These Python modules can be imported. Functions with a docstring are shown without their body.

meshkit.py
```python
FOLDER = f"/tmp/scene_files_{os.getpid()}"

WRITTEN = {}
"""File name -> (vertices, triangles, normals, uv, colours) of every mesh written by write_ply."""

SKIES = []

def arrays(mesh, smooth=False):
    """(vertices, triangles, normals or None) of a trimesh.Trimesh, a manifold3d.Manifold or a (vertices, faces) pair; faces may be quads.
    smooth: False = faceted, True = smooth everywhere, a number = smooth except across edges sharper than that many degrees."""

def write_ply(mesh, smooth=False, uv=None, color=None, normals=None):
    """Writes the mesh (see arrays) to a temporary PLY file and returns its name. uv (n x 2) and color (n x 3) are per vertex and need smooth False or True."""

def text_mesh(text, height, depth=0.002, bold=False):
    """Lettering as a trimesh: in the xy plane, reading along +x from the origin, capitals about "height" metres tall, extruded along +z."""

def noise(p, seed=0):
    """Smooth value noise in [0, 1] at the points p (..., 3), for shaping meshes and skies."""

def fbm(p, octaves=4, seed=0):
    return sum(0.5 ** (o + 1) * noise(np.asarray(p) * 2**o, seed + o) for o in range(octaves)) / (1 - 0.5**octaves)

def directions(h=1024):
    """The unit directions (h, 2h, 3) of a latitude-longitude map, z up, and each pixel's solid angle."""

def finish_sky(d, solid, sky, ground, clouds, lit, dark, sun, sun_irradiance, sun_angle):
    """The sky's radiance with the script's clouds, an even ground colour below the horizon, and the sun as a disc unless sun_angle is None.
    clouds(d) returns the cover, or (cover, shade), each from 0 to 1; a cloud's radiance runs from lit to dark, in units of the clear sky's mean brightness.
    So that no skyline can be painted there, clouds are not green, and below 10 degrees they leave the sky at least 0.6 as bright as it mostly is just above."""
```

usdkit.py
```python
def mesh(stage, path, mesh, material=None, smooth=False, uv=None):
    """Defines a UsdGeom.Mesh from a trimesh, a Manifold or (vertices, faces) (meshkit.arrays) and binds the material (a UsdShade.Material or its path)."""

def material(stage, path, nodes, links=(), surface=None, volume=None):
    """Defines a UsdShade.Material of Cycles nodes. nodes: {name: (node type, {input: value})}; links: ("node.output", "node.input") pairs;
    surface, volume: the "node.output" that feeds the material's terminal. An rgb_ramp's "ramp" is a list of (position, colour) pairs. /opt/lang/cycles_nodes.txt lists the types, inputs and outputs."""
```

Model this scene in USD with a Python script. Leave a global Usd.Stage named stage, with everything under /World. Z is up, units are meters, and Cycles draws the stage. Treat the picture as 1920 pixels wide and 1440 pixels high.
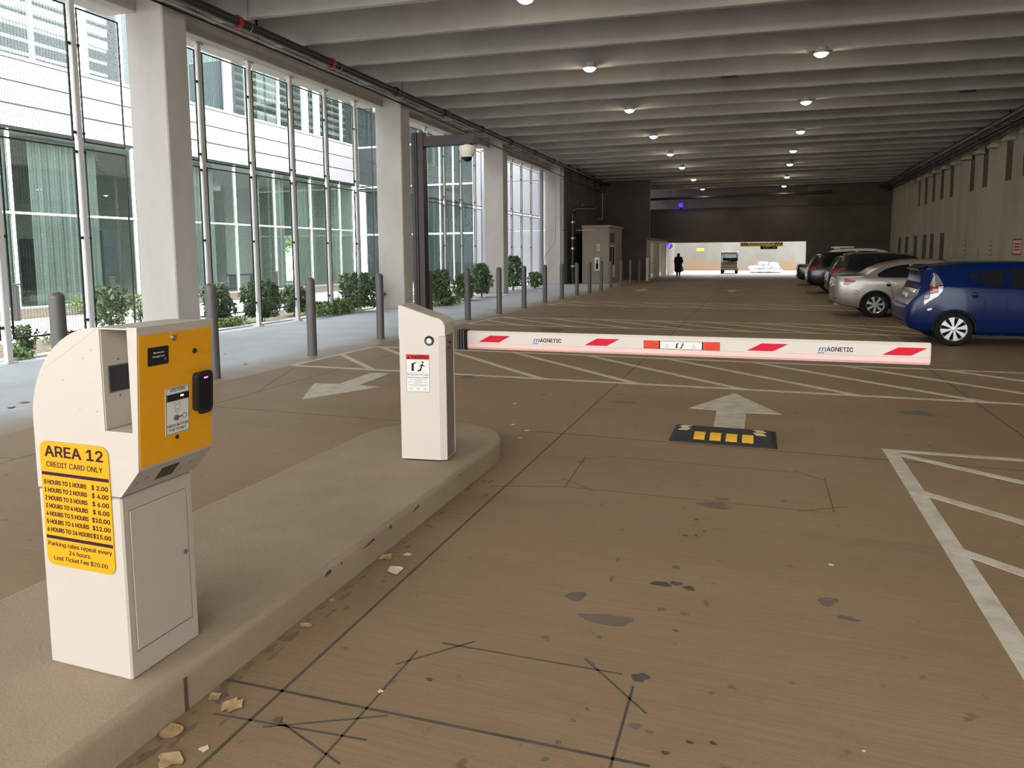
import math, random
import numpy as np
import trimesh
import manifold3d as m3
import shapely.geometry as sg
from shapely import affinity
from shapely.ops import unary_union
from scipy.interpolate import PchipInterpolator
from scipy.spatial import ConvexHull
from pxr import Usd, UsdGeom, UsdLux, UsdShade, Gf, Sdf, Vt
import usdkit, meshkit

stage = Usd.Stage.CreateInMemory()
UsdGeom.SetStageUpAxis(stage, 'Z')
UsdGeom.SetStageMetersPerUnit(stage, 1.0)
UsdGeom.Xform.Define(stage, '/World')
UsdGeom.Scope.Define(stage, '/World/Looks')

# ------------------------------------------------------------------ camera
F_PX, CX, CY, YAW, PITCH, ROLL, CAM_H = 1327.9, 960.0, 608.0, -.3367, .0987, .0073, 1.62


def camera_axes():
    cy, sy = math.cos(YAW), math.sin(YAW)
    fw = np.array([sy * math.cos(PITCH), cy * math.cos(PITCH), -math.sin(PITCH)])
    rt = np.array([cy, -sy, 0.0])
    dn = np.cross(fw, rt)
    return (rt * math.cos(ROLL) + dn * math.sin(ROLL), -rt * math.sin(ROLL) + dn * math.cos(ROLL), fw)


AX = camera_axes()
cam = UsdGeom.Camera.Define(stage, '/World/Camera')
cam.CreateHorizontalApertureAttr(36.0)
cam.CreateVerticalApertureAttr(27.0)
cam.CreateFocalLengthAttr(F_PX * 36.0 / 1920.0)
cam.CreateVerticalApertureOffsetAttr((CY - 720.0) * 36.0 / 1920.0)
cam.CreateClippingRangeAttr((0.05, 1000.0))
cam.CreateExposureAttr(0.35)
mt = Gf.Matrix4d(1.0)
for r, a in enumerate((AX[0], -AX[1], -AX[2], (0, 0, CAM_H))):
    mt.SetRow(r, Gf.Vec4d(*[float(x) for x in a], 1.0 if r == 3 else 0.0))
cam.AddTransformOp().Set(mt)

# ------------------------------------------------------------------ sky and sun
SUN_TO = np.array([0.42, 0.52, 0.74])
SUN_TO = SUN_TO / np.linalg.norm(SUN_TO)
dome = UsdLux.DomeLight.Define(stage, '/World/Sky')
dome.CreateIntensityAttr(1.7)
dome.CreateColorAttr(Gf.Vec3f(0.90, 0.96, 1.0))
sun = UsdLux.DistantLight.Define(stage, '/World/Sun')
sun.CreateIntensityAttr(5.0)
sun.CreateColorAttr(Gf.Vec3f(1.0, 0.93, 0.84))
sun.CreateAngleAttr(0.6)
zz = SUN_TO
xx = np.cross([0, 0, 1.0], zz); xx /= np.linalg.norm(xx)
yy = np.cross(zz, xx)
ms = Gf.Matrix4d(1.0)
for r, a in enumerate((xx, yy, zz)):
    ms.SetRow(r, Gf.Vec4d(*[float(q) for q in a], 0.0))
sun.AddTransformOp().Set(ms)

# ------------------------------------------------------------------ materials
LOOKS = {}


def look(name, nodes, links, surface='p.BSDF'):
    LOOKS[name] = usdkit.material(stage, '/World/Looks/' + name, nodes, links, surface=surface)
    return LOOKS[name]


def plain(name, c, rough=0.5, metallic=0.0, **kw):
    return look(name, {'p': ('principled_bsdf', dict(base_color=c, roughness=rough, metallic=metallic, **kw))}, [])


def grain(name, c1, c2, scale=2.0, rough=0.7, bump=0.0, bscale=60.0, stretch=(1, 1, 1), detail=6, lo=.3, hi=.7, spec=.5, metallic=0.0, fine=0.0):
    n = {'g': ('geometry', {}), 'm': ('mapping', {'scale': stretch}),
         'n': ('noise_texture', {'scale': scale, 'detail': detail, 'roughness': .6}),
         'r': ('rgb_ramp', {'ramp': [(lo, c1), (hi, c2)]}),
         'p': ('principled_bsdf', {'roughness': rough, 'specular_ior_level': spec, 'metallic': metallic})}
    l = [('g.position', 'm.vector'), ('m.vector', 'n.vector'), ('n.fac', 'r.fac')]
    out = 'r.color'
    if fine:
        n['n3'] = ('noise_texture', {'scale': bscale * 2.5, 'detail': 3.0})
        n['r3'] = ('rgb_ramp', {'ramp': [(.3, (1 - fine,) * 3), (.7, (1 + fine,) * 3)]})
        n['mx'] = ('mix_color', {'blend_type': 'multiply', 'fac': 1.0})
        l += [('g.position', 'n3.vector'), ('n3.fac', 'r3.fac'), ('r.color', 'mx.a'), ('r3.color', 'mx.b')]
        out = 'mx.result'
    l.append((out, 'p.base_color'))
    if bump:
        n['n2'] = ('noise_texture', {'scale': bscale, 'detail': 4.0})
        n['b'] = ('bump', {'strength': bump, 'distance': .01})
        l += [('g.position', 'n2.vector'), ('n2.fac', 'b.height'), ('b.normal', 'p.normal')]
    return look(name, n, l)


def emit(name, c, s):
    return look(name, {'e': ('emission', {'color': c, 'strength': s})}, [], 'e.emission')


def pane_look(name, tint, gloss=(1, 1, 1), ior=1.6, rough=0.0):
    return look(name, {'t': ('transparent_bsdf', {'color': tint}), 'g': ('glossy_bsdf', {'color': gloss, 'roughness': rough}),
                       'f': ('layer_weight', {'blend': .5}), 'w': ('math', {'math_type': 'power', 'value2': 4.0}), 'a': ('math', {'math_type': 'multiply_add', 'value2': .5, 'value3': (ior - 1) * .08}), 'x': ('mix_closure', {})},
                [('f.facing', 'w.value1'), ('w.value', 'a.value1'), ('a.value', 'x.fac'), ('t.BSDF', 'x.closure1'), ('g.BSDF', 'x.closure2')], 'x.closure')


def floor_look():
    """Broom-finished concrete slab: cloudy tone, faint drag lines along x, darker tyre paths and small specks."""
    n = {'g': ('geometry', {}),
         'm1': ('mapping', {'scale': (.35, 1.0, 1.0)}), 'n1': ('noise_texture', {'scale': .55, 'detail': 7.0, 'roughness': .6}),
         'r1': ('rgb_ramp', {'ramp': [(.3, (.192, .124, .066)), (.5, (.228, .149, .080)), (.7, (.264, .175, .098))]}),
         'm2': ('mapping', {'scale': (1.2, 26.0, 1.0)}), 'n2': ('noise_texture', {'scale': 1.6, 'detail': 5.0, 'roughness': .65}),
         'r2': ('rgb_ramp', {'ramp': [(.3, (.90, .90, .90)), (.7, (1.07, 1.07, 1.07))]}),
         'n3': ('noise_texture', {'scale': 9.0, 'detail': 3.0, 'roughness': .5}),
         'r3': ('rgb_ramp', {'ramp': [(.0, (.5, .47, .44)), (.27, (.62, .6, .58)), (.33, (1, 1, 1))]}),
         'n4': ('noise_texture', {'scale': 140.0, 'detail': 2.0}),
         'r4': ('rgb_ramp', {'ramp': [(.3, (.93, .93, .93)), (.7, (1.06, 1.06, 1.06))]}),
         'a': ('mix_color', {'blend_type': 'multiply', 'fac': 1.0}), 'c': ('mix_color', {'blend_type': 'multiply', 'fac': 1.0}), 'd': ('mix_color', {'blend_type': 'multiply', 'fac': 1.0}),
         'b': ('bump', {'strength': .12, 'distance': .01}),
         'p': ('principled_bsdf', {'roughness': .62, 'specular_ior_level': .35})}
    l = [('g.position', 'm1.vector'), ('m1.vector', 'n1.vector'), ('n1.fac', 'r1.fac'),
         ('g.position', 'm2.vector'), ('m2.vector', 'n2.vector'), ('n2.fac', 'r2.fac'),
         ('g.position', 'n3.vector'), ('n3.fac', 'r3.fac'), ('g.position', 'n4.vector'), ('n4.fac', 'r4.fac'),
         ('r1.color', 'a.a'), ('r2.color', 'a.b'), ('a.result', 'c.a'), ('r3.color', 'c.b'), ('c.result', 'd.a'), ('r4.color', 'd.b'),
         ('d.result', 'p.base_color'), ('n2.fac', 'b.height'), ('b.normal', 'p.normal')]
    return look('floor_concrete', n, l)


floor_look()
# walkway concrete: window light painted in as pale grey, fading to floor brown
look('walk_concrete_lit', {'g': ('geometry', {}), 'n': ('noise_texture', {'scale': 1.2, 'detail': 6.0}), 'r': ('rgb_ramp', {'ramp': [(.3, (.36, .375, .40)), (.7, (.45, .465, .49))]}),
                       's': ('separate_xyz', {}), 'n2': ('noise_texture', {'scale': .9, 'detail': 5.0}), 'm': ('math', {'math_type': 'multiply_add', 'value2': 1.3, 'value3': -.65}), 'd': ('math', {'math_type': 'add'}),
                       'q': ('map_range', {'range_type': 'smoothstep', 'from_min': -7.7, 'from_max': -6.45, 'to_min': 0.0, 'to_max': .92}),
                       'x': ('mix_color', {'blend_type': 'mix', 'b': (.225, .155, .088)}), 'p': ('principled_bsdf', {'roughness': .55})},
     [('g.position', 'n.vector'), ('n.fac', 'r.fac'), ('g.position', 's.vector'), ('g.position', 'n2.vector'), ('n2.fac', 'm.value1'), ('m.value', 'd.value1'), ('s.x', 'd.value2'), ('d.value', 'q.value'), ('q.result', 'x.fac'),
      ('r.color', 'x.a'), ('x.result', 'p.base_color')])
grain('island_concrete', (.235, .168, .105), (.287, .212, .136), 2.2, .8, .12, 90, fine=.06)
grain('column_concrete', (.46, .415, .37), (.56, .51, .46), 1.5, .8, .08, 60, stretch=(1, 1, .35))
grain('ceiling_concrete', (.35, .325, .30), (.44, .41, .38), .9, .85, .08, 50)
grain('wall_concrete', (.36, .325, .235), (.50, .46, .345), .8, .85, .06, 40, stretch=(1, 1, .22))
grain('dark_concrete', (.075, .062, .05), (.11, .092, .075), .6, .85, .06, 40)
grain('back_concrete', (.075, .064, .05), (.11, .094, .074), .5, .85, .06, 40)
look('court_concrete', {'g': ('geometry', {}), 'n': ('noise_texture', {'scale': .5, 'detail': 6.0}), 'r': ('rgb_ramp', {'ramp': [(.3, (.18, .162, .135)), (.7, (.26, .24, .205))]}),
                        's': ('separate_xyz', {}), 'n2': ('noise_texture', {'scale': .45, 'detail': 4.0}), 'm': ('math', {'math_type': 'multiply_add', 'value2': 3.2, 'value3': -.65}), 'd': ('math', {'math_type': 'subtract', 'use_clamp': True}),
                        'x': ('mix_color', {'blend_type': 'mix', 'b': (.30, .175, .085)}), 'p': ('principled_bsdf', {'roughness': .9})},
     [('g.position', 'n.vector'), ('n.fac', 'r.fac'), ('g.position', 's.vector'), ('g.position', 'n2.vector'), ('n2.fac', 'm.value1'), ('m.value', 'd.value1'), ('s.z', 'd.value2'), ('d.value', 'x.fac'), ('r.color', 'x.a'), ('x.result', 'p.base_color')])
grain('court_ground', (.46, .45, .43), (.56, .55, .53), .8, .9, .05, 30)
grain('entry_ground', (.38, .35, .31), (.48, .44, .39), .8, .9, .05, 30)
grain('mulch', (.10, .075, .05), (.30, .24, .18), 9.0, .95, .8, 40)
grain('paint_white', (.38, .325, .25), (.52, .455, .36), 7.0, .7, .03, 80, lo=.35, hi=.6, fine=.05)
grain('groove_dark', (.045, .034, .022), (.085, .064, .043), 6.0, .9)
grain('dirt_brown', (.125, .075, .042), (.185, .122, .07), 22.0, .9)
grain('stain_dark', (.045, .033, .022), (.075, .057, .038), 14.0, .55)
grain('stain_soft', (.105, .078, .052), (.14, .106, .072), 10.0, .7)
plain('panel_white', (.385, .325, .268), .42, specular_ior_level=.35)
plain('gate_white', (.475, .405, .34), .42, specular_ior_level=.35)
plain('hood_beige', (.36, .31, .245), .42)
plain('gate_grey', (.20, .165, .14), .45)
plain('yellow_panel', (.64, .275, .004), .18, coat_weight=.6)
plain('yellow_sign', (.50, .235, .002), .6, specular_ior_level=.15)
plain('maroon_ink', (.03, .008, .018), .7, specular_ior_level=.1)
plain('black_plastic', (.012, .012, .013), .3)
plain('screen_black', (.010, .012, .014), .12)
plain('label_white', (.56, .53, .48), .55, specular_ior_level=.2)
plain('ink_black', (.010, .009, .009), .8, specular_ior_level=.1)
plain('ink_grey', (.26, .25, .24), .6)
plain('ink_blue', (.015, .05, .24), .6, specular_ior_level=.12)
plain('label_red', (.48, .022, .014), .6, specular_ior_level=.12)
plain('label_orange', (.50, .055, .024), .6, specular_ior_level=.12)
plain('reflective_red', (.46, .006, .022), .5, specular_ior_level=.12)
plain('seam_dark', (.10, .09, .08), .7)
plain('steel', (.55, .54, .52), .3, 1.0)
plain('bollard_grey', (.105, .095, .092), .38)
plain('post_bronze', (.028, .014, .012), .45)
plain('post_white', (.62, .60, .57), .45)
plain('frame_black', (.02, .021, .022), .5)
plain('wire_black', (.03, .031, .033), .5)
plain('pipe_black', (.018, .018, .018), .4)
plain('coupling_red', (.34, .02, .025), .45)
plain('galvanised', (.42, .42, .41), .4, .7)
plain('conduit_grey', (.45, .45, .44), .45)
plain('camera_white', (.78, .74, .66), .35)
plain('siding_white', (.58, .565, .55), .6)
plain('precast_white', (.50, .50, .535), .7)
plain('joint_grey', (.16, .155, .15), .8)
plain('mullion_white', (.80, .80, .79), .4)
plain('interior_wall', (.50, .54, .46), .8)
plain('interior_floor', (.36, .35, .33), .6)
plain('interior_dark', (.10, .115, .12), .8)
grain('curtain', (.24, .27, .25), (.42, .46, .42), 3.0, .9, stretch=(1, 3.0, .02))
plain('blind_dark', (.11, .145, .165), .7)
plain('reflection_white', (.75, .76, .76), .6)  # pale tone of the slats that paint a louvre reflection
pane_look('facade_glass', (.87, .915, .89), (.95, 1, .98), 1.6)
pane_look('car_glass', (.10, .11, .11), (1, 1, 1), 1.55)
pane_look('dome_glass', (.10, .10, .09), (1, 1, 1), 1.6)
grain('leaf_green', (.05, .09, .04), (.15, .22, .085), 6.0, .55)
grain('leaf_light', (.09, .16, .05), (.20, .28, .09), 6.0, .55)
grain('dry_leaf', (.30, .17, .075), (.50, .33, .17), 30.0, .8)
plain('dry_leaf_pale', (.62, .52, .38), .8)
plain('stem_brown', (.10, .07, .045), .8)
plain('rubber_black', (.016, .015, .014), .75)
plain('bump_yellow', (.80, .42, .02), .4)
plain('bump_pale', (.62, .50, .25), .45)
emit('lamp_glow', (1.0, .86, .64), 100.0)
emit('beacon_blue', (.012, .003, 1.0), 14.0)
emit('reader_led', (1.0, .06, .16), 5.0)
emit('slot_light', (1.0, .95, .9), 2.0)
look('led_strip', {'p': ('principled_bsdf', {'base_color': (.50, .33, .29), 'roughness': .4, 'emission_color': (1.0, .30, .28), 'emission_strength': .12})}, [])
plain('booth_tan', (.27, .205, .15), .6)
plain('booth_trim', (.55, .52, .47), .5)
plain('door_cream', (.66, .62, .52), .5)
plain('tyre', (.012, .012, .012), .85, specular_ior_level=.15)
plain('alloy', (.55, .54, .52), .28, .85)
plain('paint_blue', (.001, .010, .062), .22, 0, coat_weight=.15, specular_ior_level=.22)
plain('paint_silver', (.30, .255, .21), .32, .45, coat_weight=.6)
plain('paint_black', (.006, .006, .006), .2, 0, coat_weight=.25)
plain('paint_charcoal', (.012, .012, .012), .22, 0, coat_weight=.3)
plain('paint_pale', (.62, .58, .50), .3, 0, coat_weight=1.0)
plain('lamp_red', (.30, .006, .012), .2, coat_weight=.4)
plain('lamp_clear', (.55, .53, .50), .15, coat_weight=1.0)
plain('lamp_smoke', (.16, .15, .13), .15, coat_weight=1.0)
plain('trim_black', (.010, .010, .010), .75, specular_ior_level=.15)
plain('coat_black', (.008, .007, .008), .9)
plain('skin', (.30, .18, .12), .6)
plain('bag_pale', (.55, .54, .52), .6)
plain('tarp_white', (.80, .80, .80), .6)
plain('cart_brown', (.16, .10, .065), .5)
plain('cart_grey', (.30, .29, .27), .5)
plain('cart_white', (.78, .77, .74), .4)
plain('clearance_yellow', (.80, .47, .03), .4)
plain('brick_brown', (.30, .18, .12), .9)

# ------------------------------------------------------------------ mesh helpers
V = np.array


def cat(*ms_):
    out = []
    for q in ms_:
        out += q if isinstance(q, (list, tuple)) else [q]
    return trimesh.util.concatenate(out)


def bx(x0, x1, y0, y1, z0, z1):
    b = trimesh.creation.box((x1 - x0, y1 - y0, z1 - z0))
    b.apply_translation(((x0 + x1) / 2, (y0 + y1) / 2, (z0 + z1) / 2))
    return b


def hull(pts):
    pts = np.asarray(pts, float)
    return trimesh.Trimesh(pts).convex_hull if False else trimesh.convex.convex_hull(pts)


def cb(x0, x1, y0, y1, z0, z1, c=.006):
    """A box with chamfered edges."""
    p = []
    for sx, ex in ((x0, 1), (x1, -1)):
        for sy, ey in ((y0, 1), (y1, -1)):
            for sz, ez in ((z0, 1), (z1, -1)):
                p += [(sx + ex * c, sy + ey * c, sz), (sx + ex * c, sy, sz + ez * c), (sx, sy + ey * c, sz + ez * c)]
    return hull(p)


def cyl(p0, p1, r, n=16, r1=None):
    p0, p1 = V(p0, float), V(p1, float)
    if r1 is None or abs(r1 - r) < 1e-9:
        return trimesh.creation.cylinder(radius=r, segment=[p0, p1], sections=n)
    t = (p1 - p0) / np.linalg.norm(p1 - p0)
    a = np.cross(t, [0, 0, 1.0] if abs(t[2]) < .9 else [1.0, 0, 0]); a /= np.linalg.norm(a)
    b = np.cross(t, a)
    ang = np.arange(n) * 2 * np.pi / n
    ring = np.cos(ang)[:, None] * a + np.sin(ang)[:, None] * b
    return hull(np.vstack([p0 + r * ring, p1 + r1 * ring]))


def tube(pts, r, n=8):
    pts = V(pts, float)
    t = np.gradient(pts, axis=0)
    t /= np.linalg.norm(t, axis=1, keepdims=True) + 1e-12
    a = np.cross(t, np.where(np.abs(t[:, 2:]) < .9, [0, 0, 1.0], [1.0, 0, 0]))
    a /= np.linalg.norm(a, axis=1, keepdims=True)
    b = np.cross(t, a)
    ang = np.arange(n) * 2 * np.pi / n
    v = (pts[:, None] + r * (np.cos(ang)[None, :, None] * a[:, None] + np.sin(ang)[None, :, None] * b[:, None])).reshape(-1, 3)
    f = []
    for i in range(len(pts) - 1):
        for j in range(n):
            q = [i * n + j, i * n + (j + 1) % n, (i + 1) * n + (j + 1) % n, (i + 1) * n + j]
            f += [[q[0], q[1], q[2]], [q[0], q[2], q[3]]]
    e = (len(pts) - 1) * n
    for j in range(1, n - 1):
        f += [[0, j + 1, j], [e, e + j, e + j + 1]]
    return trimesh.Trimesh(v, f, process=False)


def prism(poly, z0, z1):
    g = poly if isinstance(poly, (sg.Polygon, sg.MultiPolygon)) else sg.Polygon(poly)
    out = []
    for q in getattr(g, 'geoms', [g]):
        e = trimesh.creation.extrude_polygon(q, z1 - z0, engine='earcut')
        e.apply_translation((0, 0, z0))
        out.append(e)
    return cat(out)


def to_plane(m, o, ux, uy):
    """Moves a mesh from its xy plane to the plane through o along ux, uy."""
    ux, uy = V(ux, float), V(uy, float)
    M = np.eye(4)
    M[:3, 0], M[:3, 1], M[:3, 2], M[:3, 3] = ux, uy, np.cross(ux, uy), o
    m = m.copy()
    m.apply_transform(M)
    return m


def lathe(profile, n=24, axis='z', o=(0, 0, 0)):
    """profile: (radius, height) pairs, closed at both ends if the radius is 0 there."""
    m = trimesh.creation.revolve(V(profile, float), sections=n)
    if axis == 'y':
        m.apply_transform(V([[1, 0, 0, 0], [0, 0, 1, 0], [0, -1, 0, 0], [0, 0, 0, 1.0]]))
    if axis == 'x':
        m.apply_transform(V([[0, 0, 1, 0], [0, 1, 0, 0], [-1, 0, 0, 0], [0, 0, 0, 1.0]]))
    m.apply_translation(o)
    return m


def rrect(w, h, r, n=5):
    """A rounded rectangle from the origin to (w, h)."""
    return sg.box(r, r, w - r, h - r).buffer(r, quad_segs=n)


def lettering(s, h, o, ux, uy, align='l', bold=False, width=None, depth=.0006, slant=0.0):
    m = meshkit.text_mesh(s, h, depth, bold)
    x0, x1 = m.bounds[0][0], m.bounds[1][0]
    m.apply_translation((-x0, 0, 0))
    w = x1 - x0
    if width:
        m.apply_scale((width / w, 1, 1)); w = width
    if slant:
        v = np.array(m.vertices); v[:, 0] += slant * v[:, 1]; m.vertices = v
    m.apply_translation(({'l': 0, 'c': -w / 2, 'r': -w}[align], 0, 0))
    return to_plane(m, o, ux, uy)


def man(m):
    return m3.Manifold(m3.Mesh(np.ascontiguousarray(m.vertices, np.float32), np.ascontiguousarray(m.faces, np.uint32)))


def tri(mf):
    q = mf.to_mesh()
    return trimesh.Trimesh(np.array(q.vert_properties[:, :3]), np.array(q.tri_verts), process=False)


def minus(a, *bs):
    q = man(a)
    for b in bs:
        q = q - man(b)
    return tri(q)


def bevel_prism(pts, z0, z1, r, steps=4):
    """An upright prism over a convex outline whose upper edge is rounded."""
    p = V(pts, float)
    d1 = p - np.roll(p, 1, 0); d2 = np.roll(p, -1, 0) - p
    n1 = np.c_[d1[:, 1], -d1[:, 0]] / np.linalg.norm(d1, axis=1)[:, None]
    n2 = np.c_[d2[:, 1], -d2[:, 0]] / np.linalg.norm(d2, axis=1)[:, None]
    nn = n1 + n2
    nn /= (np.sum(nn * n1, 1))[:, None]
    rings = [(0, z0), (0, z1 - r)] + [(r * (1 - math.cos(a)), z1 - r + r * math.sin(a)) for a in np.linspace(0, math.pi / 2, steps + 1)[1:]]
    v = np.vstack([np.c_[p - nn * d, np.full(len(p), z)] for d, z in rings])
    k, f = len(p), []
    for i in range(len(rings) - 1):
        for j in range(k):
            q = [i * k + j, i * k + (j + 1) % k, (i + 1) * k + (j + 1) % k, (i + 1) * k + j]
            f += [[q[0], q[1], q[2]], [q[0], q[2], q[3]]]
    e = (len(rings) - 1) * k
    for j in range(1, k - 1):
        f += [[0, j + 1, j], [e, e + j, e + j + 1]]
    return trimesh.Trimesh(v, f, process=False)


# ------------------------------------------------------------------ scene helpers
COUNT = {}


def numbered(parent, name):
    k = COUNT.get((parent, name), 0)
    COUNT[(parent, name)] = k + 1
    return name if k == 0 else f'{name}_{k:03d}'


def tag(prim, label=None, cat_=None, group=None, kind=None):
    for k, v_ in (('label', label), ('category', cat_), ('group', group), ('kind', kind)):
        if v_:
            prim.SetCustomDataByKey(k, v_)
    return prim


def thing(name, label, cat_, loc=(0, 0, 0), rz=0.0, group=None, kind=None):
    x = UsdGeom.Xform.Define(stage, '/World/' + numbered('/World', name))
    x.AddTranslateOp().Set(Gf.Vec3d(*map(float, loc)))
    x.AddRotateZOp().Set(float(rz))
    return tag(x.GetPrim(), label, cat_, group, kind)


def part(name, mesh, mat, parent, smooth=30, label=None, kind=None):
    pp = str(parent.GetPath()) if parent is not None else '/World'
    m = usdkit.mesh(stage, pp + '/' + numbered(pp, name), mesh, LOOKS[mat], smooth=smooth)
    return tag(m.GetPrim(), label, None, None, kind)


def single(name, mesh, mat, label, cat_, loc=(0, 0, 0), rz=0.0, group=None, smooth=30, kind=None):
    """A thing that is one mesh."""
    m = usdkit.mesh(stage, '/World/' + numbered('/World', name), mesh, LOOKS[mat], smooth=smooth)
    m.AddTranslateOp().Set(Gf.Vec3d(*map(float, loc)))
    m.AddRotateZOp().Set(float(rz))
    return tag(m.GetPrim(), label, cat_, group, kind)


def struct(name, mesh, mat, smooth=30):
    m = usdkit.mesh(stage, '/World/' + numbered('/World', name), mesh, LOOKS[mat], smooth=smooth)
    return tag(m.GetPrim(), kind='structure')


def room(name, loc=(0, 0, 0)):
    x = UsdGeom.Xform.Define(stage, '/World/' + numbered('/World', name))
    return tag(x.GetPrim(), kind='structure')


def dup(root, loc, rz, label, scale=None, group=None):
    was = root.GetCustomData()
    base = root.GetName()
    if base[-4:-3] == '_' and base[-3:].isdigit():
        base = base[:-4]
    x = UsdGeom.Xform.Define(stage, '/World/' + numbered('/World', base))
    p = x.GetPrim()
    p.GetReferences().AddInternalReference(root.GetPath())
    xf = UsdGeom.Xformable(p)
    xf.ClearXformOpOrder()
    xf.AddTranslateOp().Set(Gf.Vec3d(*map(float, loc)))
    xf.AddRotateZOp().Set(float(rz))
    if scale:
        xf.AddScaleOp().Set(Gf.Vec3f(*scale))
    p.SetInstanceable(True)
    return tag(p, label, was['category'], group or was.get('group'))


ORD = ['first', 'second', 'third', 'fourth', 'fifth', 'sixth', 'seventh', 'eighth', 'ninth', 'tenth', 'eleventh', 'twelfth',
       'thirteenth', 'fourteenth', 'fifteenth', 'sixteenth', 'seventeenth', 'eighteenth', 'nineteenth', 'twentieth']
UX, UY, UZ = (1, 0, 0), (0, 1, 0), (0, 0, 1)


def dirv(u, v):
    d = AX[0] * (u - CX) / F_PX + AX[1] * (v - CY) / F_PX + AX[2]
    return d


def ground(u, v, z=0.0):
    """The point of the level plane z that the photograph shows at (u, v)."""
    d = dirv(u, v)
    t = (z - CAM_H) / d[2]
    return V([0, 0, CAM_H]) + t * d


# ------------------------------------------------------------------ the large structure
Z_BEAM, Z_DECK, X_COL, X_WALL, Y_END, Y_OPEN, Y_ROOF = 6.2, 7.1, -10.0, 8.3, 54.2, -9.0, -5.6

fl = room('floor')
part('slab', bx(-6.55, X_WALL, Y_OPEN, Y_END + .6, -.25, 0), 'floor_concrete', fl)
part('walkway_slab', cat(bx(-11.25, -6.55, Y_OPEN, 37.0, -.25, 0), bx(-9.8, -6.55, 37.0, 46.0, -.25, 0)), 'walk_concrete_lit', fl)
part('outer_ground', cat(bx(-60, 60, -70, Y_OPEN, -.3, -.004)), 'entry_ground', fl)
part('courtyard_ground', cat(bx(-22.5, -13.6, -30 + 23, 40, -.3, -.02), bx(-9.8, X_WALL + 4, Y_END + .6, 72, -.25, -.002)), 'court_ground', fl)
part('planting_strip', cat(bx(-13.6, -11.25, Y_OPEN, 36, -.3, -.03), bx(-21.9, -18.6, Y_OPEN, 35.5, -.2, .0)), 'mulch', fl)

GROOVES = []


def groove(a, b, w, z=.0008):
    a, b = V(a, float), V(b, float)
    d = (b - a) / np.linalg.norm(b - a)
    n = V([-d[1], d[0]]) * w / 2
    return prism([a + n, a - n, b - n, b + n], z - .003, z)


def flatline(a, b, w, z0=.0, z1=.003):
    a, b = V(a, float)[:2], V(b, float)[:2]
    d = (b - a) / np.linalg.norm(b - a)
    n = V([-d[1], d[0]]) * w / 2
    return prism([a + n, a - n, b - n, b + n], z0, z1)


# control joints of the slab
for a, b in (((-1.645, Y_OPEN), (-1.66, 50)), ((2.20, 4.0), (2.38, 50)), ((-5.66, Y_OPEN), (-5.60, 44)), ((-1.9, 6.08), (2.2, 6.05)), ((2.2, 6.05), (8.2, 6.0)),
             ((-5.65, 6.06), (-3.0, 6.07)), ((-6.5, 3.9), (-5.66, 3.95)), ((-6.5, 8.9), (-5.66, 6.9)), ((-1.89, 2.066), (-.29, 2.12)), ((-5.6, 20.0), (8.2, 20.0)), ((-5.6, 31.0), (8.2, 31.0))):
    part('joint', groove(a, b, .013 if a[0] > -2 else .009), 'groove_dark', fl)
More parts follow.
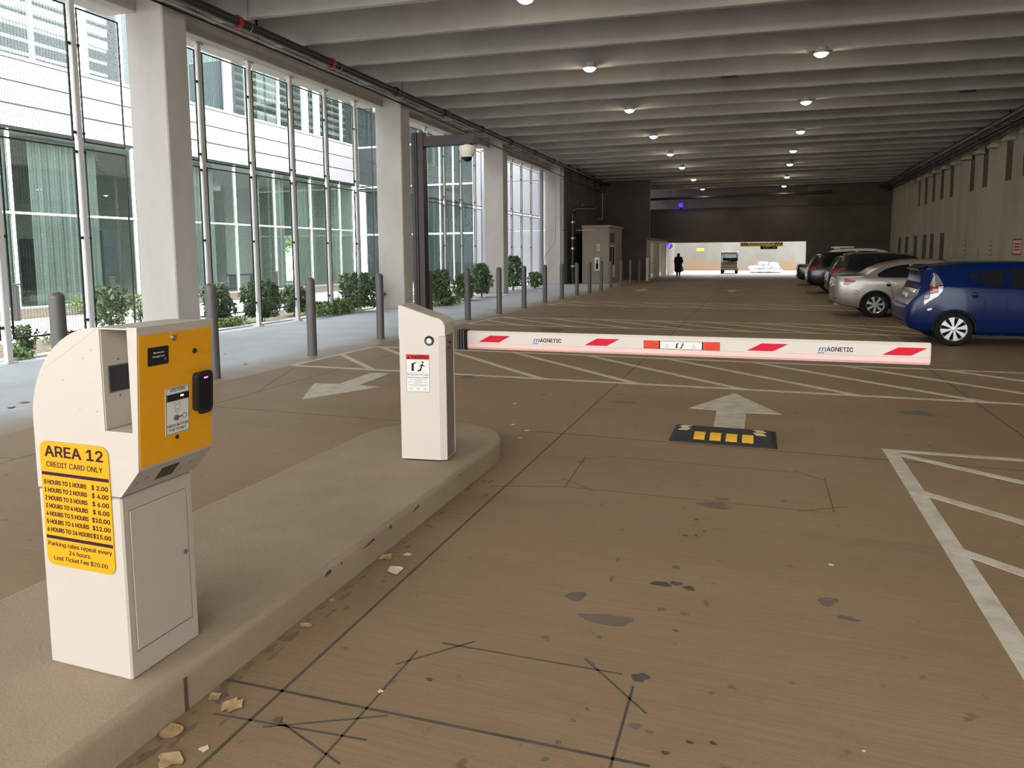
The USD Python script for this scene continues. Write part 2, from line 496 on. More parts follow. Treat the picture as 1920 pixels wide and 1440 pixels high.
# saw cuts of the vehicle loops
SAW = (((588, 1440), (783.6, 1219.7)), ((491.7, 1363.8), (727.7, 1342)), ((520, 1350), (637, 1432.5)), ((400, 1338.5), (687.6, 1387.8)), ((742, 1246), (890.6, 1202.7)),
       ((829, 1205.8), (940, 1225)), ((940, 1225), (1166.7, 1264.5)), ((1096.6, 1235), (1212.5, 1339)), ((1187, 1287), (1143.8, 1440)),
       ((1097.6, 856.7), (1058, 915)), ((1099, 861), (1155, 855)), ((1054, 896.6), (1112.5, 920.5)), ((920, 911.4), (1059, 912.5)), ((1059, 912.5), (1272, 933.7)), ((1272, 933.7), (1537.5, 960.3)),
       ((1489.7, 883.3), (1545.5, 900.8)), ((1545.5, 896.6), (1564, 960)), ((1495, 959), (1590.6, 949.7)), ((1155, 857), (1489.7, 886)))
for i, (a, b) in enumerate(SAW):
    part('saw_cut', groove(ground(*a)[:2], ground(*b)[:2], .009 if i < 9 else .006), 'groove_dark', fl)
# oil spots
rng = random.Random(4)


def blob(u, v, ru, rv, seed):
    c = ground(u, v)
    rx = np.linalg.norm(ground(u + ru, v) - ground(u - ru, v)) / 2
    ry = np.linalg.norm(ground(u, v + rv) - ground(u, v - rv)) / 2
    q = random.Random(seed)
    k = 22
    ph = [q.uniform(0, 6.28) for _ in range(4)]
    pts = []
    for i in range(k):
        a = 2 * math.pi * i / k
        r = 1 + .16 * math.sin(2 * a + ph[0]) + .13 * math.sin(3 * a + ph[1]) + .09 * math.sin(5 * a + ph[2]) + q.uniform(-.07, .07)
        pts.append((c[0] + rx * r * math.cos(a), c[1] + ry * r * math.sin(a)))
    return prism(pts, -.002, .0009)


STAINS = ((1080, 1118, 20, 8, 0), (1138, 1162, 44, 12, 0), (1200, 1270.5, 16, 8.5, 1), (1240, 1095, 17, 5, 1), (1268, 1094, 10, 4, 1), (1292, 1103, 12, 3.5, 1), (1190, 1362, 13, 5, 0), (1217, 1373, 8, 3.5, 0),
          (1247, 1412, 7, 4, 1), (1293, 1392, 7, 3, 1), (1337, 1394, 7, 3, 1), (1268, 1064, 7, 4, 0), (1267, 1183, 5, 2, 1), (1338, 948, 26, 7, 0), (1355, 936, 12, 3, 0), (1552, 1128, 18, 8, 0), (1590, 1160, 18, 5, 0),
          (805, 1274, 7, 3, 1), (1285, 1004, 4, 2, 1), (1305, 1004, 3, 2, 1), (1306, 974, 4, 2, 1), (1320, 996, 4, 1.5, 1), (1240, 1143, 8, 3, 0), (1334, 1300, 6, 3, 0), (1035, 618.5, 26, 2.0, 1), (1060, 594, 20, 1.8, 0),
          (875, 707, 14, 3, 0), (1718, 775, 34, 4, 0), (1168, 754, 20, 2.2, 0), (1100, 1330, 5, 3, 0), (1075, 1352, 5, 3, 0), (1046, 1392, 6, 4, 0), (1022, 1424, 6, 5, 0), (1123, 1195, 6, 3, 0), (1112, 1245, 5, 3, 0), (1147, 1085, 4, 6, 0), (1158, 1050, 3, 5, 0))
for i, (u, v, ru, rv, dark) in enumerate(STAINS):
    part('oil_spot', blob(u, v, ru, rv, i), 'stain_dark' if dark else 'stain_soft', fl)

q_ = random.Random(31)
for i in range(70):
    y = q_.choice([q_.uniform(.9, 2.4), q_.uniform(1.2, 4.6), q_.uniform(1.2, 5.0)])
    x = -1.90 + abs(q_.gauss(0, .055)) + .008
    r_ = q_.uniform(.006, .028)
    n_ = 9
    part('dirt_patch', prism([(x + r_ * .7 * math.cos(2 * math.pi * k / n_) * q_.uniform(.5, 1.3), y + r_ * 1.9 * math.sin(2 * math.pi * k / n_) * q_.uniform(.5, 1.3)) for k in range(n_)], -.002, .0006 + i * 2e-6), 'dirt_brown' if i % 3 else 'stain_soft', fl)

# ceiling: deck and the stems of the double tees
ce = room('ceiling')
part('deck', bx(-11.3, X_WALL + .3, Y_ROOF, Y_END + .6, Z_DECK, Z_DECK + .35), 'ceiling_concrete', ce)


def beam_mesh(yc, sk):
    prof = [(-.085, Z_BEAM + .02), (-.065, Z_BEAM), (.065, Z_BEAM), (.085, Z_BEAM + .02), (.135, Z_DECK - .12), (.26, Z_DECK), (-.26, Z_DECK), (-.135, Z_DECK - .12)]
    v, f = [], []
    xs = [-10.58, X_WALL + .15]
    for x in xs:
        v += [(x, yc + sk * (x + 2.0) + y, z) for y, z in prof]
    k = len(prof)
    for j in range(k):
        q = [j, (j + 1) % k, k + (j + 1) % k, k + j]
        f += [[q[0], q[2], q[1]], [q[0], q[3], q[2]]]
    for j in range(1, k - 1):
        f += [[0, j, j + 1], [k, k + j + 1, k + j]]
    m = trimesh.Trimesh(v, f, process=False)
    m.fix_normals()
    return m


BEAM_Y = [19.75 + 1.83 * k for k in range(-12, 19)]
for y in BEAM_Y:
    part('beam', beam_mesh(y, .085 * min(1, max(0, (44 - y) / 22))), 'ceiling_concrete', ce)

# left side: columns, girders
for i, y in enumerate((1.4, 10.14, 18.88, 27.60, 36.42)):
    single('column', cb(-10.85, X_COL, y, y + .56, 0, Z_DECK, .02), 'column_concrete',
           ['concrete column out of frame beside the entrance', 'broad concrete column nearest the camera behind the ticket machine', 'concrete column directly left of the brown camera post', 'concrete column right of the camera post, third along the screens',
            'farthest concrete column with a thin conduit, where the dark wall begins'][i], 'column', kind='structure' if i == 0 else None)
for i, (a, b) in enumerate(((Y_ROOF, 1.4), (1.96, 10.14), (10.70, 18.88), (19.44, 27.60), (28.16, 36.42))):
    single('girder', cb(-11.25, -10.58, a, b, 5.94, Z_DECK, .015), 'column_concrete',
           ['concrete edge girder over the entrance bay', 'concrete edge girder over the nearest screen bay, cut by the frame', 'concrete edge girder over the bay between first and second columns',
            'concrete edge girder over the bay behind the camera post', 'concrete edge girder over the farthest screen bay'][i], 'beam', kind='structure' if i == 0 else None)
    # white sill under the screens
    part('screen_sill', bx(-11.3, -11.05, a, b, -.2, .035), 'siding_white', fl)

# left wall beyond the screens
wl = room('wall_left')
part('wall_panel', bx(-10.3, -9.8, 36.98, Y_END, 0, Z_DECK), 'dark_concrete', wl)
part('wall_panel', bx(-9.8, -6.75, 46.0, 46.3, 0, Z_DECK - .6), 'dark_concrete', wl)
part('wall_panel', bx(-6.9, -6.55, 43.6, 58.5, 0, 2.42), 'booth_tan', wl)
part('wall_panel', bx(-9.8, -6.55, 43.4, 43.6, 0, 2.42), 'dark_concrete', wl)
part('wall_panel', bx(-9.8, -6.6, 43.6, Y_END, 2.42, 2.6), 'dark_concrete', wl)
# lintel wall over the far opening, with the jamb behind the parked cars
wb = room('wall_back')
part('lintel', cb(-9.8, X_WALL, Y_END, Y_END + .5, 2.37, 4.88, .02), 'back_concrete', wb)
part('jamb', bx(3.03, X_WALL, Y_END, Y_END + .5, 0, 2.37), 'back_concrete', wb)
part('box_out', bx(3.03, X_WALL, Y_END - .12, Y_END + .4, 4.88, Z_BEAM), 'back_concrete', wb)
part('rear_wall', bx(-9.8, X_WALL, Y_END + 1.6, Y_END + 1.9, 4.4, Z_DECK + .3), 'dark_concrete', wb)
part('gap_deck', bx(-9.8, X_WALL, Y_END + .6, Y_END + 1.9, Z_DECK, Z_DECK + .35), 'ceiling_concrete', wb)
wc = room('wall_courtyard')
part('wall_panel', bx(-9.8, X_WALL + 4, 67.0, 67.4, 0, 5.2), 'court_concrete', wc)
part('wall_panel', bx(-9.8, -9.4, 58.5, 67.0, 0, 5.2), 'court_concrete', wc)
part('wall_panel', bx(X_WALL + 3.6, X_WALL + 4, Y_END + .6, 67.0, 0, 5.2), 'court_concrete', wc)

# right wall: slots, joint
wr = room('wall_right')
SLOT_HI = [(22.3, .86), (24.1, .86), (28.45, .86), (30.25, .86), (33.1, .84), (34.95, .84), (38.35, .84), (40.2, .84), (42.0, .84), (43.8, .84), (45.5, .7)]
SLOT_LO = [(39.7, 1.1), (41.9, 1.1), (43.6, 1.2), (46.0, 1.2), (48.6, 1.2), (50.9, 1.2)]
holes = [bx(X_WALL - .5, X_WALL + .07, y - w / 2, y + w / 2, 4.12, 5.72) for y, w in SLOT_HI] + [bx(X_WALL - .5, X_WALL + .07, y - w / 2, y + w / 2, 1.05, 2.5) for y, w in SLOT_LO]
holes.append(bx(X_WALL - .5, X_WALL + .012, -10, 60, 3.318, 3.336))
part('wall_panel', minus(bx(X_WALL, X_WALL + .35, Y_ROOF, Y_END + 1.9, 0, Z_DECK), *holes), 'wall_concrete', wr, smooth=False)
for y, w in SLOT_HI + SLOT_LO:
    hi = (y, w) in SLOT_HI
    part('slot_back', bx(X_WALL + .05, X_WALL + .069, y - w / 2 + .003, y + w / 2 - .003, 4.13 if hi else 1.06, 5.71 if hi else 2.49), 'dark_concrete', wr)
for y in BEAM_Y:
    if 14 < y < 52:
        part('corbel', cb(X_WALL - .30, X_WALL + .01, y + .85 - .26, y + .85 + .26, 5.45, 5.95, .02), 'wall_concrete', wr)

for y in BEAM_Y:
    if 37.2 < y < 53:
        part('corbel', cb(-9.81, -9.5, y - .25, y + .25, 5.50, 5.95, .02), 'back_concrete', wl)

# ------------------------------------------------------------------ the island
pts = [(-3.08, Y_OPEN), (-1.90, Y_OPEN), (-1.90, 4.75)]
for a in np.linspace(0, 90, 9):
    pts.append((-2.40 + .50 * math.cos(math.radians(a)), 5.02 + .60 * math.sin(math.radians(a))))
for a in np.linspace(90, 180, 9)[1:]:
    pts.append((-2.50 + .58 * math.cos(math.radians(a)), 5.02 + .60 * math.sin(math.radians(a))))
isl = thing('traffic_island', 'raised concrete island with rounded nose carrying the ticket machine and barrier', 'curb island')
part('concrete', bevel_prism(pts, 0, .15, .03), 'island_concrete', isl, smooth=40)
part('joint', bx(-1.9005, -1.897, 1.86, 1.875, 0, .125), 'groove_dark', isl)
for y, l in ((2.72, .09), (2.86, .03), (3.0, .20), (3.34, .05), (3.62, .09), (4.3, .05)):
    q_ = random.Random(int(y * 100))
    part('edge_chip', hull([(-1.9285 + q_.uniform(-.004, .002), y + l * q_.random(), .141 + q_.uniform(-.004, .005)) for _ in range(7)] + [(-1.8985, y + l * q_.random(), q_.uniform(.108, .128)) for _ in range(6)]), 'stain_dark', isl)

# ------------------------------------------------------------------ painted markings
def marking(name, label, strips):
    t = thing(name, label, 'road marking')
    for i_, s in enumerate(strips):
        s.apply_scale((1, 1, .45 + .045 * i_))
        part('stripe', s, 'paint_white', t)
    return t


def hatch(y0, y1, tipx, x1, first, lab, w=.095):
    s = [flatline((tipx - .08, y0), (x1, y0), w), flatline((tipx, y1), (x1, y1), w), flatline((tipx - .08, y0), (tipx, y1), w)]
    s.append(flatline((tipx - .04, y0 + (y1 - y0) * .55), (tipx + 1.28, y0), w))
    k = 0
    while first + 1.25 * k < x1:
        a, b = V([first + 1.25 * k, y1]), V([first + 1.25 * k + 2.42, y0])
        if b[0] > x1:
            b = a + (b - a) * (x1 - a[0]) / (b[0] - a[0])
        if np.linalg.norm(b - a) > .3:
            s.append(flatline(a, b, w))
        k += 1
    return marking('hatch_marking', lab, s)


hatch(8.74, 11.0, -6.44, 6.8, -6.33, 'white hatched crosswalk box painted just beyond the barrier arm')
hatch(15.28, 17.15, -6.36, 6.8, -6.25, 'faint white hatched box on the floor level with the blue car')
hatch(21.5, 23.4, -6.25, 3.0, -6.15, 'faintest white hatched box, farthest along the drive')
st = [flatline((1.03, -1.0), (1.04, 6.40), .105), flatline((.985, 6.36), (4.2, 6.38), .075)]
for k, y in enumerate((6.28, 5.30, 4.30, 3.30, 2.30)):
    st.append(flatline((1.05, y), (3.4, y - (1.75 if k == 0 else 2.1)), .085))
marking('hatch_marking', 'white hatched no-parking triangle at the lower right corner', st)


def poly_mark(px, z1=.003):
    return prism([ground(*p)[:2] for p in px], 0, z1)


single('painted_arrow', poly_mark([(695.7, 699.3), (731.3, 700.5), (674, 722.3), (713.5, 725.5), (566.3, 749.2), (588.8, 719.1), (636.3, 719.9)]), 'paint_white', 'white exit arrow painted left of the barrier, pointing towards the camera', 'road marking')
single('painted_arrow', poly_mark([(1377, 737.2), (1292, 765.3), (1343.6, 769.6), (1337, 806), (1395, 809), (1399.4, 774.4), (1464.7, 777)]), 'paint_white', 'white entry arrow painted behind the rubber speed bump, pointing ahead', 'road marking')
for i, (x, y, lab) in enumerate(((-4.9, 31.5, 'small far white arrow on the left lane near the booth'), (-1.1, 31.5, 'small far white arrow on the right lane before the dark lintel'))):
    s = -1 if i == 0 else 1
    single('painted_arrow', prism([(x - .13, y - .9 * s), (x + .13, y - .9 * s), (x + .13, y + .1 * s), (x + .42, y + .1 * s), (x, y + .9 * s), (x - .42, y + .1 * s), (x - .13, y + .1 * s)], 0, .003), 'paint_white', lab, 'road marking')
for i, y in enumerate((24.6, 27.4, 30.2, 33.0)):
    single('bay_line', flatline((2.6, y), (8.0, y), .09), 'paint_white', f'white parking bay line under the parked cars, {ORD[i]} from the silver sedan', 'road marking')

# ------------------------------------------------------------------ bollards
BY = [5.35, 7.51, 9.75, 12.1, 14.25, 16.17, 18.15, 20.14, 22.39, 24.51, 26.8, 28.8, 30.8, 32.9, 35.0, 37.1, 39.3]
BX = [-6.86, -6.84, -6.87, -6.95, -6.93, -6.82, -6.72, -6.66, -6.68, -6.68, -6.70, -6.66, -6.60, -6.60, -6.5, -6.4, -6.3]
BH = 1.27
bol = None
for i, (x, y) in enumerate(zip(BX, BY)):
    lab = ['grey steel bollard at the left edge behind the ticket machine', 'grey steel bollard right behind the yellow face of the ticket machine', 'grey steel bollard standing free between ticket machine and barrier cabinet',
           'grey steel bollard in front of the second column', 'grey steel bollard half hidden behind the brown camera post', 'grey steel bollard first to the right of the camera post'][i] if i < 6 else f'grey steel bollard, {ORD[i - 5]} to the right of the camera post'
    if bol is None:
        bol = thing('bollard', lab, 'bollard', (x, y, 0), 0, 'row of bollards along the walkway')
        R = .075
        prof = [(0, -.02), (R, -.02), (R, BH - .07)] + [(R * math.cos(a) ** .7, BH - .07 + .07 * math.sin(a)) for a in np.linspace(.15, math.pi / 2 - .05, 7)] + [(0, BH)]
        part('sleeve', lathe(prof, 28), 'bollard_grey', bol, smooth=40)
        part('base_joint', lathe([(0, -.01), (R + .012, -.01), (R + .012, .004), (0, .004)], 28), 'seam_dark', bol)
    else:
        dup(bol, (x, y, 0), 0, lab)
pb = single('pale_bollard', lathe([(0, 0), (.09, 0), (.09, 1.3), (.07, 1.36), (0, 1.38)], 20), 'door_cream', 'pale cream bollard at the corner of the row of lit doors', 'bollard', (-6.2, 41.6, 0))
# ------------------------------------------------------------------ mesh screens along the left side
X_SCR = -10.92
POSTS = [[-2.6, -1.1, .4, 1.86, 3.32, 4.78, 6.22, 7.66, 9.12], [11.95, 13.47, 14.94, 16.40, 17.86], [20.78, 22.30, 23.84, 25.36, 26.80], [29.70, 31.27, 32.70, 34.22, 35.72]]
BAYS = ['nearest bay', 'bay between nearest two columns', 'bay behind the camera post', 'farthest bay']
post0, pan0 = None, {}
PITCH_Z, PW = .028, 1.24


def screen_panel(h):
    t = thing('mesh_panel', 'black wire mesh panel', 'mesh screen', (X_SCR, 0, 0), 0)
    r = .011
    fr = [bx(-r, r, -PW / 2, -PW / 2 + 2 * r, 0, h), bx(-r, r, PW / 2 - 2 * r, PW / 2, 0, h), bx(-r, r, -PW / 2 + 2 * r, PW / 2 - 2 * r, 0, 2 * r), bx(-r, r, -PW / 2 + 2 * r, PW / 2 - 2 * r, h - 2 * r, h)]
    for f_ in fr:
        part('frame_bar', f_, 'frame_black', t)
    w = .0013
    ws = [bx(-w, w, y - w, y + w, .02, h - .02) for y in np.arange(-PW / 2 + .055, PW / 2 - .03, .05)]
    ws += [bx(-w - .002, w - .002, -PW / 2 + .02, PW / 2 - .02, z - w, z + w) for z in np.arange(.04, h - .03, PITCH_Z)]
    part('wire_cloth', cat(ws), 'wire_black', t, smooth=False, kind='stuff')
    return t


def put_panel(h, y, z, w, lab):
    if h not in pan0:
        t = pan0[h] = screen_panel(h)
        t.GetAttribute('xformOp:translate').Set(Gf.Vec3d(X_SCR, y, z))
        if abs(w - PW) > .01:
            UsdGeom.Xformable(t).AddScaleOp().Set(Gf.Vec3f(1, w / PW, 1))
        tag(t, lab)
    else:
        dup(pan0[h], (X_SCR, y, z), 0, lab, (1, w / PW, 1))


for b, ys in enumerate(POSTS):
    for i, y in enumerate(ys):
        if y < 2.5:
            continue
        k = i - (4 if b == 0 else 0)
        lab = f'white screen post, {ORD[k]} from left in the {BAYS[b]}'
        dark = (b == 3 and i == 4)
        if dark:
            t = thing('screen_post', 'thick dark steel post at the right end of the farthest screen bay', 'post', (X_SCR + .1, y, 0))
            part('shaft', cb(-.07, .07, -.07, .07, 0, 5.93, .006), 'conduit_grey' if False else 'gate_grey', t)
        elif post0 is None:
            post0 = thing('screen_post', lab, 'post', (X_SCR, y, 0), 0, 'posts of the mesh screens')
            part('shaft', cb(-.045, .045, -.045, .045, .02, 5.93, .006), 'post_white', post0)
            part('foot_plate', cb(-.09, .09, -.09, .09, 0, .022, .004), 'post_white', post0)
            part('head_plate', cb(-.07, .07, -.10, .10, 5.90, 5.94, .004), 'post_white', post0)
            for s in (-1, 1):
                for z in (.55, 1.95, 3.39, 3.71, 5.16):
                    part('clamp', cb(-.022, .022, min(s * .044, s * .115), max(s * .044, s * .115), z - .022, z + .022, .004), 'frame_black', post0)
        else:
            dup(post0, (X_SCR, y, 0), 0, lab)
edges = [(4.78 - .73 * 2, None)]
n_pan = 0
for b, ys in enumerate(POSTS):
    gaps = [(a, c) for a, c in zip(ys[:-1], ys[1:]) if a > 1.8]
    lo, hi = [None, 10.72, 19.46, 28.18][b], [10.12, 18.86, 27.58, 36.40][b]
    if lo is not None:
        gaps.insert(0, (lo - .02, ys[0]))
    gaps.append((ys[-1], hi + .02))
    for k, (a, c) in enumerate(gaps):
        w = c - a - .19
        if w < .3:
            continue
        for z, h, word in ((.36, 3.10, 'lower'), (3.56, 2.22, 'upper')):
            put_panel(h, (a + c) / 2, z, w, f'{word} wire mesh panel, {ORD[k]} from left in the {BAYS[b]}')

# ------------------------------------------------------------------ the building across the yard
ob = thing('office_building', 'white office building with green-tinted glass and white siding seen through the mesh screens', 'building', (0, 0, 0))
XB, YB = -22.0, 36.0
FY0 = -4.0
# long face: floor slabs and siding boards
part('sill', cb(XB - .3, XB + .06, FY0, YB, -.12, .06, .01), 'siding_white', ob)
for i in range(3):
    z0 = 5.66 + i * .70
    part('siding_board', cb(XB - .25, XB + .05, FY0, YB, z0 + .022, z0 + .70 - .022, .006), 'siding_white', ob)
part('siding_backing', bx(XB - .3, XB + .005, FY0, YB, 5.64, 7.77), 'joint_grey', ob)
part('head_shadow_bar', bx(XB - .25, XB + .03, FY0, YB, 5.58, 5.65), 'frame_black', ob)
for i in range(3):
    z0 = 11.4 + i * .7
    part('siding_board', cb(XB - .25, XB + .05, FY0, YB, z0, z0 + .69, .006), 'siding_white', ob)
part('sill', cb(XB - .25, XB + .08, FY0, YB, 7.76, 7.86, .01), 'mullion_white', ob)
# ground-floor curtain wall
MY = [-3.0, -.9, 1.2, 3.3, 5.4, 7.5, 9.6, 11.7, 13.8, 15.9, 18.4, 20.5, 23.1, 25.9, 28.6, 31.5, 34.2, 35.9]
for y in MY:
    part('mullion', cb(XB - .08, XB + .05, y - .04, y + .04, .06, 5.6, .006), 'mullion_white', ob)
part('transom', cb(XB - .07, XB + .045, FY0, YB, 2.98, 3.06, .006), 'mullion_white', ob)
for a, c in zip(MY[:-1], MY[1:]):
    for z0, z1 in ((.06, 2.98), (3.06, 5.6)):
        part('glass_pane', bx(XB - .03, XB - .015, a + .04, c - .04, z0, z1), 'facade_glass', ob)
# interior of the ground floor: back wall, curtains, furniture, door
part('room_wall', cat(bx(XB - 7.0, XB - 6.8, FY0, 26.5, 0, 5.6)), 'interior_wall', ob)
part('room_wall', bx(XB - 7.0, XB - 6.8, 33.0, 36.0, 0, 5.6), 'interior_wall', ob)
part('room_floor', bx(XB - 12, XB - .1, FY0, 36, -.1, .02), 'interior_floor', ob)
part('room_ceiling', bx(XB - 12, XB - .1, FY0, 36, 5.6, 5.75), 'interior_wall', ob)


def curtain(y0, y1, x, z0=.05, z1=5.5, n=5.5):
    ys = np.arange(y0, y1, .03)
    xs = x + .05 * np.sin(ys * 2 * np.pi * n * .9) + .015 * np.sin(ys * 13)
    v = np.vstack([np.c_[xs, ys, np.full(len(ys), z0)], np.c_[xs, ys, np.full(len(ys), z1)], np.c_[xs - .01, ys, np.full(len(ys), z0)], np.c_[xs - .01, ys, np.full(len(ys), z1)]])
    k = len(ys); f = []
    for i in range(k - 1):
        f += [[i, i + 1, k + i + 1], [i, k + i + 1, k + i], [2 * k + i, 3 * k + i + 1, 2 * k + i + 1], [2 * k + i, 3 * k + i, 3 * k + i + 1]]
    return trimesh.Trimesh(v, f, process=False)


for y0, y1 in ((-3, 16.3), (17.0, 19.6), (22.2, 25.3), (27.8, 28.4), (29.6, 30.2), (31.2, 32.2)):
    part('curtain', curtain(y0, y1, XB - .7), 'curtain', ob, smooth=True)
part('room_door', cb(XB - 6.82, XB - 6.7, 21.0, 22.0, 0, 2.4, .01), 'interior_dark', ob)
part('cabinet', cb(XB - 1.3, XB - .6, 19.6, 20.4, 0, 2.6, .02), 'interior_dark', ob)
part('office_machine', cat(cb(XB - 1.5, XB - .5, 22.0, 22.9, 0, 1.15, .03), cb(XB - 1.5, XB - .5, 22.9, 24.0, 0, 1.75, .03)), 'interior_dark', ob)
part('desk', cat(cb(XB - 2.2, XB - 1.4, 27.6, 29.4, .70, .75, .01), cb(XB - 2.1, XB - 1.5, 27.7, 27.8, 0, .7, .01), cb(XB - 2.1, XB - 1.5, 29.2, 29.3, 0, .7, .01)), 'interior_dark', ob)
# upper windows: panes, posts, a blind, and slats imitating louvres reflected in the glass
UY_ = [-3.2, -.2, 2.8, 5.8, 8.8, 11.8, 14.9, 16.93, 18.7, 20.3, 23.2, 25.76, 27.1, 29.2, 31.3, 32.3, 34.6, 35.9]
for i, y in enumerate(UY_):
    w = .22 if i in (8, 11, 12, 14, 15) else .05
    part('window_post', cb(XB - .1, XB + .05, y - w, y + w, 7.86, 11.4, .006), 'mullion_white', ob)
for a, c in zip(UY_[:-1], UY_[1:]):
    part('glass_pane', bx(XB - .03, XB - .015, a + .04, c - .04, 7.86, 11.4), 'facade_glass', ob)
part('upper_room_wall', bx(XB - 3.2, XB - 3.0, FY0, 36, 7.86, 11.4), 'interior_dark', ob)
part('roller_blind', curtain(20.4, 26.6, XB - .35, 7.9, 11.35, 9), 'blind_dark', ob, smooth=True)
for z in np.arange(9.0, 11.3, .42):
    part('reflection_slat', cb(XB - .42, XB - .25, FY0, 20.0, z, z + .27, .01), 'reflection_white', ob)
for z in np.arange(8.05, 8.9, .42):
    part('reflection_slat', cb(XB - .42, XB - .34, FY0, 20.0, z, z + .10, .01), 'reflection_white', ob)
for z in np.arange(8.3, 11.2, .36):
    part('reflection_slat', cb(XB - .7, XB - .45, 26.8, 35.7, z, z + .12, .01), 'cart_grey', ob)
# return wing across the end of the yard
WX = [XB + .1, -20.6, -19.1, -17.55, -16.75, -15.95, -14.75]
for x in WX:
    part('mullion', cb(x - .035, x + .035, YB - .05, YB + .08, .06, 13.4, .006), 'mullion_white', ob)
for z in (2.78, 5.45, 7.7, 10.6):
    part('transom', cb(XB, -14.7, YB - .045, YB + .07, z - .05, z + .05, .006), 'mullion_white', ob)
for a, c in zip(WX[:-1], WX[1:]):
    for z0, z1 in ((.06, 2.73), (2.83, 5.4), (5.5, 7.65), (7.75, 10.55), (10.65, 13.4)):
        part('glass_pane', bx(a + .035, c - .035, YB + .015, YB + .03, z0, z1), 'facade_glass', ob)
part('wing_room', cat(bx(XB - .2, -14.6, YB + 3.2, YB + 3.4, 0, 13.4), *[bx(XB, -14.7, YB + .15, YB + 3.2, z - .12, z + .12) for z in (5.45, 10.6)]), 'interior_dark', ob)
part('wing_curtain', to_plane(curtain(.3, 7.0, 0, .1, 5.3, 4.5), (XB, YB + .45, 0), (0, 1, 0), (1, 0, 0)) if False else trimesh.Trimesh(V(curtain(.3, 7.0, 0, .1, 5.3, 4.5).vertices)[:, [1, 0, 2]] + V([XB, YB + .45, 0]), curtain(.3, 7.0, 0, .1, 5.3, 4.5).faces[:, ::-1], process=False), 'interior_dark', ob, smooth=True)
for z0, z1 in ((-.2, 2.86), (2.88, 5.50), (5.52, 8.2), (8.22, 13.6)):
    part('precast_panel', cb(-14.72, -9.9, YB + .55, YB + .85, z0, z1, .008), 'precast_white', ob)
part('end_pier', cb(-14.74, -14.3, YB - .05, YB + .6, -.2, 13.6, .01), 'precast_white', ob)
part('wing_side', bx(XB - .35, XB - .22, YB, YB + 3.4, 5.75, 13.4), 'interior_dark', ob)
part('upper_end_wall', bx(XB - 3.2, XB - .3, YB - .1, YB, 7.86, 11.4), 'interior_dark', ob)
part('room_end_wall', minus(bx(XB - 12, XB - .3, YB - .15, YB, 0, 5.6), bx(XB - 9.5, XB - 7.3, YB - 1, YB + 1, .4, 4.6), bx(XB - 5.5, XB - 3.6, YB - 1, YB + 1, .1, 2.8)), 'interior_wall', ob)
part('roof', bx(XB - 12, XB + .1, FY0, YB, 13.4, 13.7), 'siding_white', ob)
part('facade_back', bx(XB - 12.2, XB - 12, FY0, YB, 0, 13.4), 'curtain', ob)

for (x_, y_, h_, lab) in ((-31.0, 40.5, 6.5, 'pale green tree beyond the glass corner of the white building, nearer'), (-36.0, 47.0, 8.0, 'pale green tree beyond the glass corner of the white building, farther')):
    t = thing('tree', lab, 'tree', (x_, y_, -.1))
    q_ = np.random.default_rng(int(h_ * 10))
    n_ = 2600
    d_ = q_.normal(size=(n_, 3)); d_ /= np.linalg.norm(d_, axis=1)[:, None]
    c_ = d_ * (q_.random((n_, 1)) ** .4) * V([2.3, 2.3, h_ * .36]) + V([0, 0, h_ * .62])
    a_ = np.cross(d_, q_.normal(size=(n_, 3))); a_ /= np.linalg.norm(a_, axis=1)[:, None]
    b_ = np.cross(d_, a_)
    v_ = np.stack([c_ - a_ * .2, c_ + b_ * .09, c_ + a_ * .2, c_ - b_ * .09], 1).reshape(-1, 3)
    i_ = np.arange(n_)[:, None] * 4
    part('crown', trimesh.Trimesh(v_, np.vstack([i_ + [0, 1, 2], i_ + [0, 2, 3]]), process=False), 'leaf_light', t, smooth=False, kind='stuff')
    part('trunk', cyl((0, 0, 0), (0, 0, h_ * .6), .16, 10, .08), 'stem_brown', t)

# yard furniture
for px_, lab in (((519, 549), 'slim dark path light in the yard behind the second screen gap'), ((33, 600), 'slim dark path light in the yard at the left edge'), ((214, 571), 'slim dark path light in the yard left of the first column')):
    p = ground(*px_)
    t = thing('path_light', lab, 'path light', (p[0], p[1], -.02))
    part('shaft', cb(-.06, .06, -.06, .06, 0, .92, .008), 'bollard_grey', t)
    part('head', cb(-.09, .09, -.09, .09, .93, .97, .008), 'bollard_grey', t)

# ------------------------------------------------------------------ planting
def leaf_tris(n, rx, ry, h, seed, size=.055, bare=.15):
    q = np.random.default_rng(seed)
    u = q.random(n)
    z = h * (bare + (1 - bare) * u)
    rr = np.sqrt(np.clip(1 - ((z / h - .55) / .55) ** 2, .06, 1)) * np.sqrt(q.random(n) * .85 + .15)
    a = q.random(n) * 2 * np.pi
    lump = .75 + .35 * np.sin(3 * a + seed) * np.sin(5 * z / h + seed)
    c = np.c_[rx * rr * lump * np.cos(a), ry * rr * lump * np.sin(a), z]
    d = q.normal(size=(n, 3)); d[:, 2] += .35; d /= np.linalg.norm(d, axis=1)[:, None]
    s = np.cross(d, q.normal(size=(n, 3))); s /= np.linalg.norm(s, axis=1)[:, None]
    L = size * q.uniform(.7, 1.4, n)[:, None]
    up = np.cross(d, s)
    v = np.stack([c - d * L, c + s * L * .42 + up * L * .12, c + d * L, c - s * L * .42 + up * L * .12], 1).reshape(-1, 3)
    b = np.arange(n)[:, None] * 4
    f = np.vstack([b + [0, 1, 2], b + [0, 2, 3]])
    return trimesh.Trimesh(v, f, process=False)


